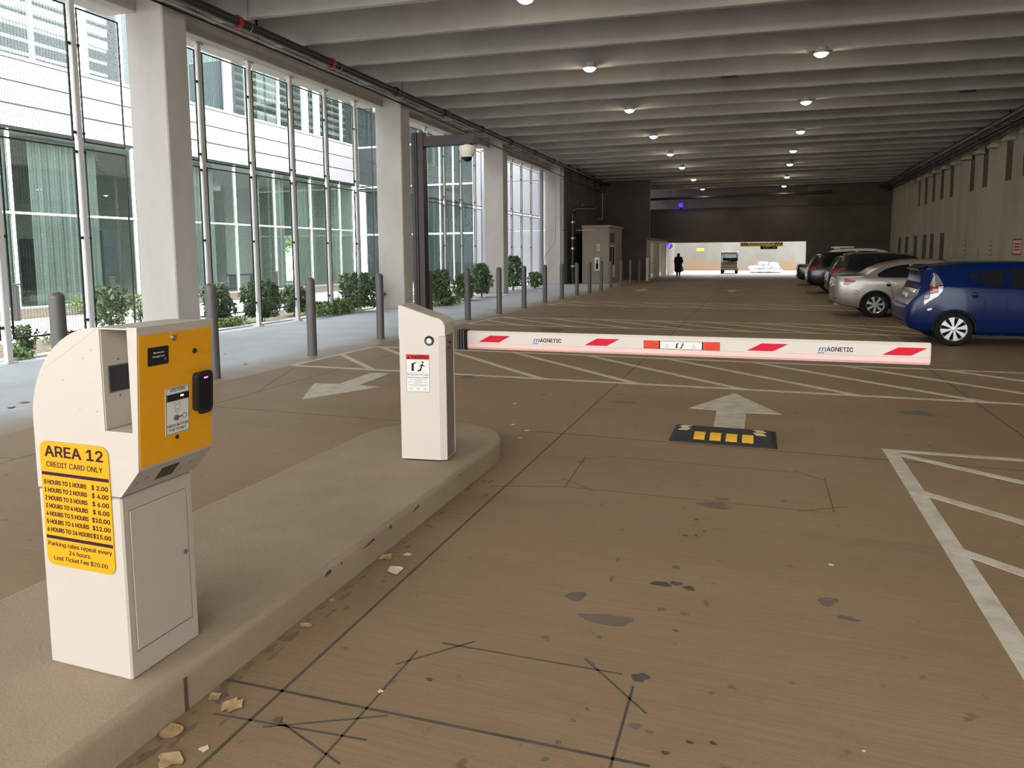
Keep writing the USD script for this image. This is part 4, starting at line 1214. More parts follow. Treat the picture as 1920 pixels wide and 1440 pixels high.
def on_bump(xa, xb, ya, yb, shear=0.0, d=.0025):
    v, f = [], []
    n = 4
    for i, y in enumerate(np.linspace(ya, yb, n)):
        s = shear * i / (n - 1)
        z = .006 + bump_z(y)
        v += [(xa + s, y, z - .002), (xa + s, y, z + d), (xb + s, y, z + d), (xb + s, y, z - .002)]
    for i in range(n - 1):
        for j in range(4):
            a, b, c, e = 4 * i + j, 4 * i + (j + 1) % 4, 4 * i + 4 + (j + 1) % 4, 4 * i + 4 + j
            f += [[a, c, b], [a, e, c]]
    f += [[0, 1, 2], [0, 2, 3], [4 * n - 4, 4 * n - 2, 4 * n - 3], [4 * n - 4, 4 * n - 1, 4 * n - 2]]
    m = trimesh.Trimesh(v, f, process=False); m.fix_normals()
    return m


for k in range(4):
    xa = x0 + .205 + .133 * k
    part('reflector', on_bump(xa, xa + .092, y0 + .045, y0 + .215), 'bump_yellow', sb)
for k in range(2):
    part('end_reflector', on_bump(x0 + .055, x0 + .135, y0 + .24 + .115 * k, y0 + .33 + .115 * k, .03), 'bump_pale', sb)
    part('end_reflector', on_bump(x1 - .165, x1 - .085, y0 + .225 + .115 * k, y0 + .315 + .115 * k, -.03), 'bump_pale', sb)

# ------------------------------------------------------------------ camera post
cpst = thing('camera_post', 'dark brown steel post with a horizontal arm carrying a dome camera', 'post', (-6.94, 13.92, 0))
part('mast', minus(cb(-.15, .13, -.10, .10, 0, 4.20, .006), bx(-.075, .02, -.2, -.085, .05, 4.3)), 'post_bronze', cpst, smooth=False)
part('mast_rib', cb(-.04, -.015, -.112, -.08, .0, 4.19, .004), 'post_bronze', cpst)
part('post_foot', cb(-.18, .16, -.13, .13, 0, .02, .005), 'post_bronze', cpst)
part('arm', cb(.13, 1.31, -.085, .085, 3.90, 4.11, .006), 'post_bronze', cpst)
part('arm_cap', cb(1.31, 1.325, -.09, .09, 3.895, 4.115, .004), 'post_bronze', cpst)
part('finial', cyl((-.02, 0, 4.2), (-.02, 0, 4.26), .03, 12), 'galvanised', cpst)
dcam = thing('dome_camera', 'white dome security camera hanging below the brown arm', 'camera', (-6.94 + 1.10, 13.92, 0))
part('mount', lathe([(0, 3.90), (.07, 3.90), (.07, 3.86), (.10, 3.85), (0, 3.85)], 24), 'camera_white', dcam)
part('housing', lathe([(0, 3.87), (.16, 3.87), (.172, 3.84), (.172, 3.80), (.160, 3.78), (.150, 3.70), (.118, 3.66), (0, 3.66)], 28), 'camera_white', dcam, smooth=35)
part('bubble', lathe([(0, 3.67), (.112, 3.67)] + [(.112 * math.cos(a), 3.655 - .112 * math.sin(a)) for a in np.linspace(0, 1.5, 9)] + [(0, 3.543)], 28), 'screen_black', dcam, smooth=50)
part('bubble_rim', lathe([(.112, 3.672), (.124, 3.672), (.118, 3.640), (.109, 3.645)], 28), 'camera_white', dcam)

# ------------------------------------------------------------------ dry leaves and crumbs on the floor
def leaf_mesh(sz, seed, curl=.35):
    q = np.random.default_rng(seed)
    n = 7
    t = np.linspace(0, 1, n)
    w = sz * .36 * np.sin(np.pi * t ** .8) * (1 + .25 * q.normal(size=n)) + .0008
    zc = sz * curl * (np.abs(t - .5) * 1.2) ** 1.5
    zs = sz * curl * .45 * q.uniform(.5, 1.3, n) * np.sin(np.pi * t)
    top = np.vstack([np.c_[t * sz - sz / 2, w, zc + zs], np.c_[t * sz - sz / 2, w * 0, zc + .001], np.c_[t * sz - sz / 2, -w, zc + zs * .8]])
    f = []
    for r_ in (0, 1):
        for i in range(n - 1):
            a, b, c, d = r_ * n + i, r_ * n + i + 1, (r_ + 1) * n + i + 1, (r_ + 1) * n + i
            f += [[a, c, b], [a, d, c]]
    f = V(f)
    v = np.vstack([top, top - [0, 0, .0012]])
    ff_ = np.vstack([f, f[:, ::-1] + 3 * n])
    v[:, 2] = (v[:, 2] - v[:, 2].min()) * .75 + .0005
    v[:, 1] *= 1.25
    return trimesh.Trimesh(v, ff_, process=False)


LEAVES = [(436, 1325, .085, 'large curled dry leaf beside the saw cut near the lower left'), (404, 1307, .05, 'small folded dry leaf close to the curb, above the large leaf'), (322, 1373, .085, 'curled dry leaf lying against the curb at the lower left'),
          (382, 1405, .035, 'tiny pale leaf scrap below the curled leaf'), (318, 1428, .08, 'brown dry leaf at the bottom edge near the curb'), (724, 1046, .085, 'brown curled leaf at the foot of the curb mid way'),
          (742, 1070, .085, 'pale split leaf on the floor next to the curb mid way'), (764, 1040, .04, 'small pale leaf scrap right of the brown curled leaf'), (574, 1174, .065, 'dry leaf on the curb line halfway to the barrier'),
          (623, 1126, .03, 'tiny leaf crumb in a hole of the curb line'), (520, 1352, .04, 'dark leaf scrap at the crossing of the saw cuts'), (714, 1297, .022, 'square white paper scrap on the long saw cut'),
          (962, 797, .05, 'pale leaf beyond the island nose, first of three'), (975, 822, .05, 'pale leaf beyond the island nose, nearest of three'), (988, 808, .05, 'pale leaf beyond the island nose, right of three'),
          (1032, 740, .06, 'leaf pair on the floor behind the barrier arm'), (1020, 741, .05, 'dark leaf on the floor behind the barrier arm'), (965, 757, .05, 'pale leaf scrap left behind the barrier arm'),
          (46, 755, .10, 'dry leaf on the floor left of the ticket machine'), (205, 735, .05, 'dry leaf behind the ticket machine hood') if False else (20, 765, .08, 'dark twig-like leaf at the left edge of the floor'), (420, 664, .07, 'leaf on the walkway beside the second bollard'), (461, 683, .08, 'leaf on the walkway right of the second bollard'),
          (1620, 1409, .012, 'tiny pale pebble low on the right floor'), (1558, 1060, .03, 'dark crumb on the right floor by the white stripe')]
for i, (u, v_, s, lab) in enumerate(LEAVES):
    p = ground(u, v_)
    pale = any(w in lab for w in ('pale', 'white'))
    m_ = leaf_mesh(s, 50 + i, .10 if 'scrap' in lab or 'tiny' in lab else .20)
    single('paper_scrap' if 'paper' in lab else 'pebble' if 'pebble' in lab else 'dry_leaf', m_, 'dry_leaf_pale' if pale else 'stem_brown' if 'dark' in lab else 'dry_leaf', lab, 'paper scrap' if 'paper' in lab else 'pebble' if 'pebble' in lab else 'leaf', (p[0], p[1], .0012), (i * 67) % 360)
# ------------------------------------------------------------------ cars
def ray_x(mesh, pts, d):
    """First hits of rays pts + t d on the mesh (nan where none)."""
    T = mesh.triangles
    e1, e2, o = T[:, 1] - T[:, 0], T[:, 2] - T[:, 0], T[:, 0]
    d = V(d, float)
    h = np.cross(d, e2)
    a = np.einsum('ij,ij->i', e1, h)
    ok = np.abs(a) > 1e-9
    e1, e2, o, h, a = e1[ok], e2[ok], o[ok], h[ok], a[ok]
    out = np.full((len(pts), 3), np.nan)
    for i, p in enumerate(pts):
        s = p - o
        u = np.einsum('ij,ij->i', s, h) / a
        q_ = np.cross(s, e1)
        w = (q_ @ d) / a
        t = np.einsum('ij,ij->i', e2, q_) / a
        hit = (u >= -1e-6) & (w >= -1e-6) & (u + w <= 1 + 1e-6) & (t > 0)
        if hit.any():
            out[i] = p + d * t[hit].min()
    return out


def patch(mesh, poly, side, lift=.004, step=.06):
    """A thin cover that follows the body. side 'l': poly in (x, z), seen from -y; 'r': from +y; 'b': poly in (y, z), seen from behind."""
    g = poly if isinstance(poly, sg.Polygon) else sg.Polygon(poly)
    cells = []
    x0, y0, x1, y1 = g.bounds
    for xa in np.arange(x0, x1, step):
        for ya in np.arange(y0, y1, step):
            c = g.intersection(sg.box(xa, ya, xa + step, ya + step))
            for s in getattr(c, 'geoms', [c]):
                if isinstance(s, sg.Polygon) and s.area > 1e-7:
                    cells.append(s)
    vs, fs, n = [], [], 0
    for s in cells:
        v2, f2 = trimesh.creation.triangulate_polygon(s, engine='earcut')
        vs.append(v2); fs.append(f2 + n); n += len(v2)
    v2, f = np.vstack(vs), np.vstack(fs)
    d = {'l': (0, 1, 0), 'r': (0, -1, 0), 'b': (1, 0, 0)}[side]
    if side in 'lr':
        p = np.c_[v2[:, 0], np.full(len(v2), -5.0 if side == 'l' else 5.0), v2[:, 1]]
    else:
        p = np.c_[np.full(len(v2), -5.0), v2[:, 0], v2[:, 1]]
    h = ray_x(mesh, p, d)
    bad = np.isnan(h[:, 0])
    if bad.any():
        k = 1 if side in 'lr' else 0
        h[bad] = p[bad]
        h[bad, k] = np.nanmean(h[~bad, k]) if (~bad).any() else 0
    h = h - V(d) * lift
    f = f[~bad[f].any(1)] if bad.any() and (~bad).any() else f
    inner = h + V(d) * lift * 1.5
    vv = np.vstack([h, inner])
    e = np.sort(np.vstack([f[:, [0, 1]], f[:, [1, 2]], f[:, [2, 0]]]), 1)
    m = trimesh.Trimesh(vv, np.vstack([f, f[:, ::-1] + len(h)]), process=False)
    fn = np.cross(vv[f[:, 1]] - vv[f[:, 0]], vv[f[:, 2]] - vv[f[:, 0]]).sum(0)
    if fn @ V(d) > 0:
        m.faces = m.faces[:, ::-1]
    return m


def wheel_meshes(R, rim, w, spokes, kind):
    tyre = lathe([(rim - .005, -w / 2 + .02), (R - .03, -w / 2), (R - .008, -w / 2 + .02), (R, -w / 2 + .05), (R, w / 2 - .05), (R - .008, w / 2 - .02), (R - .03, w / 2), (rim - .005, w / 2 - .02), (rim - .005, -w / 2 + .02)], 36, 'y')
    barrel = lathe([(0, .03), (rim - .02, .03), (rim - .02, -w / 2 + .03), (rim, -w / 2 + .012), (rim + .004, -w / 2 + .022), (rim + .002, .05), (0, .05)], 36, 'y')
    back = lathe([(0, .0), (rim - .02, .0), (rim - .02, .025), (0, .025)], 30, 'y')
    sp = []
    for k in range(spokes):
        a = 2 * math.pi * k / spokes + .2
        if kind == 'split':
            poly = sg.Polygon([(.03, -.022), (rim - .01, -.050), (rim - .004, .022), (.03, .018)])
        else:
            poly = sg.Polygon([(.025, -.014), (rim * .5, -.022), (rim - .005, -.046), (rim - .005, .046), (rim * .5, .022), (.025, .014)])
        m = prism(poly, 0, .018)
        m.apply_transform(trimesh.transformations.rotation_matrix(a, (0, 0, 1)))
        sp.append(m)
    hubc = lathe([(0, -.004), (.035, -.002), (.040, .012), (.045, .03), (0, .03)], 20)
    M = V([[1, 0, 0, 0], [0, 0, 1, -w / 2 + .016], [0, 1, 0, 0], [0, 0, 0, 1.0]])
    sp = [s for s in sp]
    out_ = []
    for s in sp + [hubc]:
        s.apply_transform(M); s.fix_normals(); out_.append(s)
    return tyre, barrel, back, out_[:-1], out_[-1]


def make_car(name, label, catg, loc, P, paint, group='parked cars along the right wall'):
    L, W = P['L'], P['W']
    f_top, f_belt, f_bot = (PchipInterpolator(*zip(*P[k])) for k in ('top', 'belt', 'bot'))
    f_w = PchipInterpolator(*zip(*P['w']))
    xs = np.unique(np.concatenate([np.linspace(0, .6, 22), np.linspace(.6, L - .6, 44), np.linspace(L - .6, L, 18)]))
    rings = []
    for x in xs:
        t, b, z0, w = float(f_top(x)), float(f_belt(x)), float(f_bot(x)), float(f_w(x)) * W / 2
        b = min(b, t - .012)
        ch = t - b
        wr = w * .955 - P.get('tumble', .36) * max(0, ch - .05)
        cr_ = min(.055, ch * .45)
        hb = b - z0
        half = [(0, z0), (w * .55, z0), (w * .88, z0 + .01), (w * .965, z0 + .10 * hb), (w * .99, z0 + .28 * hb), (w, z0 + .5 * hb), (w * .995, z0 + .68 * hb), (w * .985, z0 + .84 * hb), (w * .968, b - .02), (w * .955, b)]
        for s in (.25, .5, .75):
            half.append((w * .955 + (wr - w * .955) * s, b + (ch - cr_) * s))
        half += [(wr, t - cr_), (wr * .97, t - cr_ * .55), (wr * .88, t - cr_ * .28), (wr * .6, t - cr_ * .08), (0, t)]
        half = V(half)
        full = np.vstack([half, (half * [-1, 1])[1:-1][::-1]])
        rings.append(np.c_[np.full(len(full), x), full])
    k, v = len(rings[0]), np.vstack(rings)
    f = []
    for i in range(len(rings) - 1):
        for j in range(k):
            a, b, c, d = i * k + j, i * k + (j + 1) % k, (i + 1) * k + (j + 1) % k, (i + 1) * k + j
            f += [[a, b, c], [a, c, d]]
    for base_, flip in ((0, False), ((len(rings) - 1) * k, True)):
        c0_ = len(v)
        v = np.vstack([v, v[base_:base_ + k].mean(0)])
        for j in range(k):
            t_ = [c0_, base_ + (j + 1) % k, base_ + j]
            f.append(t_[::-1] if flip else t_)
    shell = trimesh.Trimesh(v, f, process=False)
    if shell.volume < 0:
        shell.invert()
    R, rim, ww = P['R'], P['rim'], .20
    cut = shell
    wx = (P['xr'], P['xf'])
    for x in wx:
        for s in (-1, 1):
            cut = tri(man(cut) - man(cyl((x, s * (W / 2 - .27), R), (x, s * (W / 2 + .3), R), R + .045, 40)))
    t = thing(name, label, catg, loc, 0, group)
    part('body', cut, paint, t, smooth=28)
    near = shell
    for x in wx:
        for s in (-1, 1):
            ri, ro = R + .006, R + .044
            ring = minus(cyl((x, s * (W / 2 - .268), R), (x, s * (W / 2 - .02), R), ro, 30), cyl((x, s * (W / 2 - .6), R), (x, s * (W / 2 + .3), R), ri, 30))
            ring = tri(man(ring) ^ man(bx(x - 1, x + 1, -W, W, .26, 1.2)))
            disc = cyl((x, s * (W / 2 - .269), R), (x, s * (W / 2 - .262), R), ro, 30)
            disc = tri(man(disc) ^ man(bx(x - 1, x + 1, -W, W, .22, 1.2)))
            part('wheel_arch', cat(ring, disc), 'trim_black', t)
    ty, ba, bk, sp_, hb_ = wheel_meshes(R, rim, ww, P['spokes'], P['wheel'])
    flip = np.diag([1.0, -1, 1, 1])
    for x in wx:
        for s in (-1, 1):
            if s > 0 and not P.get('full'):
                continue
            T = np.eye(4); T[:3, 3] = (x, s * (W / 2 - ww / 2 - .012), R)
            mv = lambda m: (lambda q_: (q_.apply_transform(T if s < 0 else T @ flip), q_.fix_normals() if s > 0 else None, q_)[2])(m.copy())
            w_ = part('wheel', mv(ty), 'tyre', t, smooth=35)
            part('rim', mv(ba), 'alloy', w_, smooth=35)
            part('brake_disc', mv(bk), 'trim_black', w_)
            for s_ in sp_:
                part('spoke', mv(s_), 'alloy', w_)
            part('hub', mv(hb_), 'alloy', w_)
    if not P.get('full'):
        for x in wx:
            T = np.eye(4); T[:3, 3] = (x, W / 2 - ww / 2 - .012, R)
            q_ = ty.copy(); q_.apply_transform(T)
            w_ = part('wheel', q_, 'tyre', t, smooth=35)
            q_ = ba.copy(); q_.apply_transform(T @ flip); q_.fix_normals()
            part('rim', q_, 'alloy', w_)
    for poly in P['side_windows']:
        for s in 'lr':
            part('side_window', patch(near, poly, s), P.get('glass', 'screen_black'), t, smooth=40)
    if 'rear_window' in P:
        part('rear_window', patch(near, P['rear_window'], 'b', .005), 'screen_black', t, smooth=40)
    for nm, mat, polys in P.get('lamps', []):
        for side, poly in polys:
            part(nm, patch(near, poly, side, .006, .04), mat, t, smooth=40)
            if side == 'l':
                part(nm, patch(near, poly, 'r', .006, .04), mat, t, smooth=40)
    for seam in P.get('seams', []):
        s_ = sg.LineString(seam).buffer(.004, cap_style='flat')
        part('panel_gap', patch(near, s_, 'l', .0015, .2), 'trim_black', t)
    for hx, hz_ in P.get('handles', []):
        p = ray_x(near, V([[hx, -5, hz_]]), (0, 1, 0))[0]
        y = p[1]
        part('door_handle', hull([(hx - .09, y + .01, hz_ - .012), (hx - .09, y - .016, hz_ - .008), (hx + .09, y - .022, hz_ - .006), (hx + .09, y + .01, hz_ - .012), (hx - .09, y + .01, hz_ + .014), (hx - .09, y - .016, hz_ + .010), (hx + .09, y - .022, hz_ + .012), (hx + .09, y + .01, hz_ + .014)]), P.get('handle_mat', paint), t)
        part('handle_cup', patch(near, sg.Point(hx - .01, hz_ - .018).buffer(.05), 'l', .0015), 'trim_black', t)
    if 'plate' in P:
        z = P['plate']
        p = ray_x(near, V([[-5, 0, z]]), (1, 0, 0))[0]
        pl = part('number_plate', cb(p[0] - .012, p[0] + .03, -.155, .155, z - .075, z + .075, .003), 'label_white', t)
        part('plate_lettering', cat(*[bx(p[0] - .0135, p[0] - .012, -.11 + .04 * k, -.085 + .04 * k, z - .03, z + .03) for k in range(6)]), 'ink_blue', pl)
    if 'bumper_trim' in P:
        part('bumper_trim', patch(near, P['bumper_trim'], 'b', .004), 'trim_black', t, smooth=40)
    part('door_mirror', hull([(P['mirror'], -W / 2 - .20, .93), (P['mirror'] + .12, -W / 2 - .18, .95), (P['mirror'], -W / 2 - .02, .92), (P['mirror'] + .1, -W / 2 - .02, .95), (P['mirror'], -W / 2 - .19, 1.06), (P['mirror'] + .08, -W / 2 - .17, 1.05), (P['mirror'] + .01, -W / 2 - .02, 1.02)]), paint, t)
    return t, near


HATCH = dict(L=3.995, W=1.695, R=.295, rim=.205, xr=.715, xf=3.265, spokes=8, wheel='petal', tumble=.34,
             top=[(0, .66), (.05, .74), (.16, .92), (.235, 1.10), (.27, 1.30), (.33, 1.345), (.6, 1.395), (1.0, 1.435), (1.6, 1.445), (2.1, 1.405), (2.5, 1.25), (3.05, 1.005), (3.5, .90), (3.85, .74), (3.995, .58)],
             belt=[(0, .60), (.16, .86), (.5, 1.03), (.9, 1.02), (1.6, .99), (2.4, .93), (3.0, .90), (3.5, .82), (3.995, .52)],
             bot=[(0, .36), (.05, .29), (.3, .22), (.8, .19), (3.2, .18), (3.7, .20), (3.995, .30)],
             w=[(0, .80), (.06, .88), (.2, .94), (.45, .985), (.8, 1.0), (1.6, .985), (2.6, .985), (3.2, .995), (3.6, .94), (3.9, .80), (3.995, .68)],
             side_windows=[[(.90, 1.225), (1.05, 1.262), (1.05, 1.10)], [(1.075, 1.268), (1.42, 1.315), (1.42, 1.02), (1.13, 1.04), (1.075, 1.09)], [(1.52, 1.318), (1.95, 1.325), (2.35, 1.20), (2.62, 1.02), (2.62, .97), (1.52, 1.01)]],
             rear_window=[(-.60, .90), (.60, .90), (.58, 1.05), (.47, 1.27), (-.47, 1.27), (-.58, 1.05)],
             lamps=[('tail_lamp', 'lamp_smoke', [('l', [(.42, 1.235), (.46, 1.20), (.535, 1.05), (.40, 1.02), (.33, 1.03), (.37, 1.14)])]),
                    ('tail_lamp_red', 'lamp_red', [('l', [(.335, 1.02), (.44, 1.02), (.46, .93), (.37, .90), (.335, .92)]), ('l', [(.255, .86), (.325, .88), (.32, .82), (.255, .80)])]),
                    ('tail_lamp_clear', 'lamp_clear', [('l', [(.45, 1.02), (.53, 1.03), (.52, .95), (.45, .85), (.33, .77), (.255, .70), (.25, .78), (.325, .81), (.34, .89), (.38, .895), (.465, .92)])])],
             seams=[[(1.47, 1.32), (1.47, .95), (1.45, .35)], [(1.47, .35), (1.05, .40)], [(.93, .98), (1.15, .80), (1.14, .62)], [(.93, .98), (.95, 1.24)], [(2.55, .95), (2.60, .40), (2.40, .27), (1.5, .26)]],
             handles=[(1.01, .89), (1.95, .88)], plate=.80, bumper_trim=[(-.5, .40), (.5, .40), (.45, .33), (-.45, .33)], mirror=2.45)
blue, bshell = make_car('hatchback', 'glossy dark blue hatchback with silver wheels, nearest car at the right edge', 'car', (2.42, 14.60, 0), HATCH, 'paint_blue')
part('spoiler', cat(hull([(.19, -.52, 1.315), (.19, .52, 1.315), (.34, -.54, 1.365), (.34, .54, 1.365), (.20, -.50, 1.295), (.20, .50, 1.295), (.36, -.5, 1.33), (.36, .5, 1.33)])), 'paint_blue', blue)
part('antenna', tube([(.765, -.05, 1.385), (.60, -.05, 1.52)], .006, 6), 'trim_black', blue)
part('antenna_base', hull([(.72, -.07, 1.39), (.72, -.03, 1.39), (.82, -.06, 1.40), (.82, -.04, 1.40), (.77, -.055, 1.43), (.77, -.045, 1.43)]), 'trim_black', blue)
part('rear_reflector', patch(bshell, [(.30, .635), (.37, .655), (.37, .62), (.31, .60)], 'l', .005, .03), 'lamp_clear', blue)

SEDAN = dict(L=4.55, W=1.755, R=.315, rim=.205, xr=.925, xf=3.60, spokes=7, wheel='split', tumble=.40,
             top=[(0, .80), (.03, .94), (.07, 1.015), (.35, 1.03), (.62, 1.05), (.95, 1.24), (1.3, 1.365), (1.65, 1.425), (2.1, 1.435), (2.5, 1.37), (2.9, 1.18), (3.25, 1.00), (3.8, .92), (4.3, .76), (4.55, .60)],
             belt=[(0, .74), (.07, .97), (.5, .985), (1.0, .975), (2.0, .945), (3.0, .90), (3.8, .83), (4.55, .54)],
             bot=[(0, .42), (.05, .34), (.4, .23), (.9, .19), (3.6, .18), (4.2, .20), (4.55, .30)],
             w=[(0, .78), (.06, .87), (.2, .94), (.5, .985), (.95, 1.0), (2.0, .985), (3.4, .995), (4.1, .94), (4.4, .82), (4.55, .66)],
             side_windows=[[(.95, 1.03), (.955, 1.075), (1.15, 1.20), (1.40, 1.275), (1.64, 1.305), (1.68, .985), (1.0, .995)], [(1.74, 1.31), (2.2, 1.31), (2.55, 1.20), (2.95, 1.0), (2.95, .96), (1.76, .985)]],
             lamps=[('tail_lamp', 'lamp_red', [('l', [(.22, .965), (.47, .905), (.46, .88), (.29, .79), (.20, .80)])]),
                    ('tail_lamp_clear', 'lamp_clear', [('l', [(.10, .87), (.19, .86), (.19, .80), (.28, .785), (.27, .77), (.10, .79)])]), ('bumper_reflector', 'lamp_red', [('b', [(-.74, .48), (-.62, .48), (-.62, .44), (-.74, .44)])])],
             seams=[[(1.71, 1.30), (1.71, .95), (1.70, .26)], [(1.02, .96), (1.24, .82), (1.30, .60), (1.32, .26)], [(.29, .77), (.50, .66), (.55, .62)], [(.05, .60), (.52, .585)], [(2.75, .95), (2.78, .35)]],
             handles=[(1.21, .835), (2.25, .83)], handle_mat='alloy', plate=.80, mirror=2.70)
silver, sshell = make_car('sedan', 'silver sedan parked second from the right edge, red tail lamp', 'car', (1.77, 20.18, 0), SEDAN, 'paint_silver')
part('exhaust', hull([(.02, -.5, .27), (.02, -.4, .27), (.2, -.5, .27), (.2, -.4, .27), (.02, -.5, .32), (.02, -.4, .32), (.2, -.5, .32), (.2, -.4, .32)]), 'gate_grey', silver)


def suv(h, L=4.4, belt=1.05):
    return dict(L=L, W=1.80, R=.35, rim=.235, xr=.90, xf=L - .90, spokes=7, wheel='petal', tumble=.26,
                top=[(0, .84), (.04, .98), (.12, 1.12), (.22, h - .28), (.36, h - .10), (.6, h - .04), (1.2, h), (1.9, h - .01), (2.4, h - .09), (2.8, h - .32), (3.15, 1.10), (3.7, 1.02), (4.1, .90), (L, .66)],
                belt=[(0, .76), (.12, 1.02), (.5, belt), (1.5, belt - .03), (3.0, belt - .07), (3.8, .92), (L, .6)],
                bot=[(0, .46), (.05, .38), (.4, .28), (.9, .24), (3.5, .24), (4.1, .26), (L, .36)],
                w=[(0, .80), (.06, .88), (.2, .94), (.5, .985), (.95, 1.0), (2.0, .985), (3.4, .995), (4.0, .93), (4.25, .82), (L, .68)],
                side_windows=[[(.55, 1.16), (.62, h - .16), (1.30, h - .13), (1.32, belt + .04), (.60, belt + .05)], [(1.40, h - .13), (2.15, h - .15), (2.45, h - .28), (2.80, belt), (1.42, belt + .02)]],
                rear_window=[(-.58, 1.12), (.58, 1.12), (.5, h - .14), (-.5, h - .14)],
                lamps=[('tail_lamp', 'lamp_red', [('l', [(.09, 1.00), (.18, .93), (.42, 1.06), (.50, 1.12), (.30, 1.10), (.12, 1.05)]), ('b', [(-.80, 1.04), (-.60, 1.03), (-.60, .95), (-.80, .95)])])],
                handles=[(1.2, .95)], plate=.78, mirror=2.6)


c3, s3 = make_car('estate_car', 'charcoal estate car with a red wraparound tail lamp, third from the right edge', 'car', (2.05, 25.35, 0), suv(1.57), 'paint_charcoal')
for s in (-1, 1):
    part('roof_rail', tube([(.55, s * .60, 1.53), (.7, s * .60, 1.575), (1.6, s * .60, 1.59), (2.2, s * .60, 1.555), (2.35, s * .60, 1.50)], .016, 6), 'alloy', c3)
c4, s4 = make_car('estate_car', 'black tall car with bright chrome and red lamp, fourth from the right edge', 'car', (1.76, 30.95, 0), suv(1.62), 'paint_black')
part('chrome_strip', patch(s4, [(-.5, .93), (.5, .93), (.5, .90), (-.5, .90)], 'b', .008), 'steel', c4)
c5 = make_car('sedan', 'dark sedan farthest along the right wall, beside the sunlit opening', 'car', (1.72, 38.3, 0), {**SEDAN, 'handle_mat': 'paint_black'}, 'paint_black')
c6, s6 = make_car('estate_car', 'pale tall car behind the black cars, only its roof with a bright bar showing', 'car', (2.55, 34.5, 0), suv(1.78, 4.5, 1.12), 'paint_pale')
part('roof_bar', cb(.45, 1.25, -.68, -.62, 1.79, 1.845, .01), 'cart_white', c6)
part('roof_bar', cb(.45, 1.25, .62, .68, 1.79, 1.845, .01), 'cart_white', c6)
part('roof_lamp', lathe([(0, 0), (.13, 0), (.12, .04), (.06, .07), (0, .075)], 16, 'z', (.62, -.35, 1.745)), 'cart_white', c6)

# ------------------------------------------------------------------ booth, standpipe, signs, doors at the far left
bo = thing('booth', 'tan attendant booth with a white framed window behind the far bollards', 'booth', (-9.13, 37.68, 0))
part('walls', minus(cb(0, 1.47, 0, 3.7, .0, 3.0, .01), bx(1.40, 1.6, .30, 1.75, .30, 2.05), bx(1.40, 1.6, .28, 1.7, 2.2, 2.72)), 'booth_tan', bo, smooth=False)
part('roof', cb(-.03, 1.54, -.06, 3.76, 3.0, 3.13, .01), 'booth_tan', bo)
part('awning_rail', cat(tube([(-.35, -.05, 2.88), (.72, -.05, 2.88)], .025, 6)), 'booth_trim', bo)
wdw = part('window_frame', minus(bx(1.41, 1.45, .30, 1.75, .30, 2.05), bx(1.38, 1.5, .36, 1.0, 1.0, 1.98), bx(1.38, 1.5, 1.06, 1.69, 1.0, 1.98)), 'door_cream', bo)
part('pane', bx(1.425, 1.432, .36, 1.69, 1.0, 1.98), 'dome_glass', wdw)
part('vent', bx(1.40, 1.42, .28, 1.7, 2.2, 2.72), 'dark_concrete', bo)
part('back_panel', bx(1.395, 1.405, .3, 1.75, .3, 2.05), 'interior_wall', bo)
part('notice', cb(.81, .98, -.012, 0, 1.75, 2.12, .002), 'booth_trim', bo)
part('notice_mark', bx(.875, .915, -.0135, -.012, 1.80, 2.06), 'seam_dark', bo)
ex = part('extinguisher_box', cb(.70, .99, -.10, 0, .70, 1.42, .008), 'door_cream', bo)
part('extinguisher', cat(cyl((.845, -.105, .80), (.845, -.105, 1.10), .06, 14), cyl((.845, -.105, 1.12), (.845, -.105, 1.28), .03, 10)), 'trim_black', ex)
spn = thing('standpipe', 'thick black standpipe with steel couplings between the last column and the booth', 'pipe', (-9.55, 37.25, 0))
part('riser', cyl((0, 0, 0), (0, 0, 3.75), .115, 16), 'pipe_black', spn, smooth=50)
part('elbow', tube([(0, 0, 3.7), (.02, 0, 3.85), (.15, 0, 3.97), (.3, 0, 4.0), (1.2, 0, 4.0)], .115, 12), 'pipe_black', spn, smooth=50)
for z in (.95, 1.9, 2.45, 3.3):
    part('coupling', lathe([(0, -.05), (.145, -.05), (.145, .05), (0, .05)], 16, 'z', (0, 0, z)), 'galvanised' if z != 1.9 else 'steel', spn)
part('valve', cat(cyl((.55, -.02, 4.1), (.55, -.02, 4.28), .08, 12), cyl((.55, -.02, 4.28), (.55, -.02, 4.3), .13, 14)), 'pipe_black', spn)

for k, (y, lab) in enumerate(((45.6, 'nearest'), (49.6, 'middle'), (53.2, 'farthest'))):
    t = thing('service_door', f'cream metal door under the purple glow, {lab} of the three at the far left', 'door', (-6.55, y, 0))
    part('frame', minus(bx(0, .06, -.62, .62, 0, 2.25), bx(-.1, .2, -.54, .54, -.1, 2.17)), 'door_cream', t)
    part('leaf', cb(.0, .04, -.535, .535, .01, 2.165, .004), 'door_cream', t)
    part('handle', cb(.04, .09, .38, .46, .98, 1.06, .008), 'steel', t)
    part('kick_plate', bx(.04, .043, -.50, .50, .06, .30), 'steel', t)

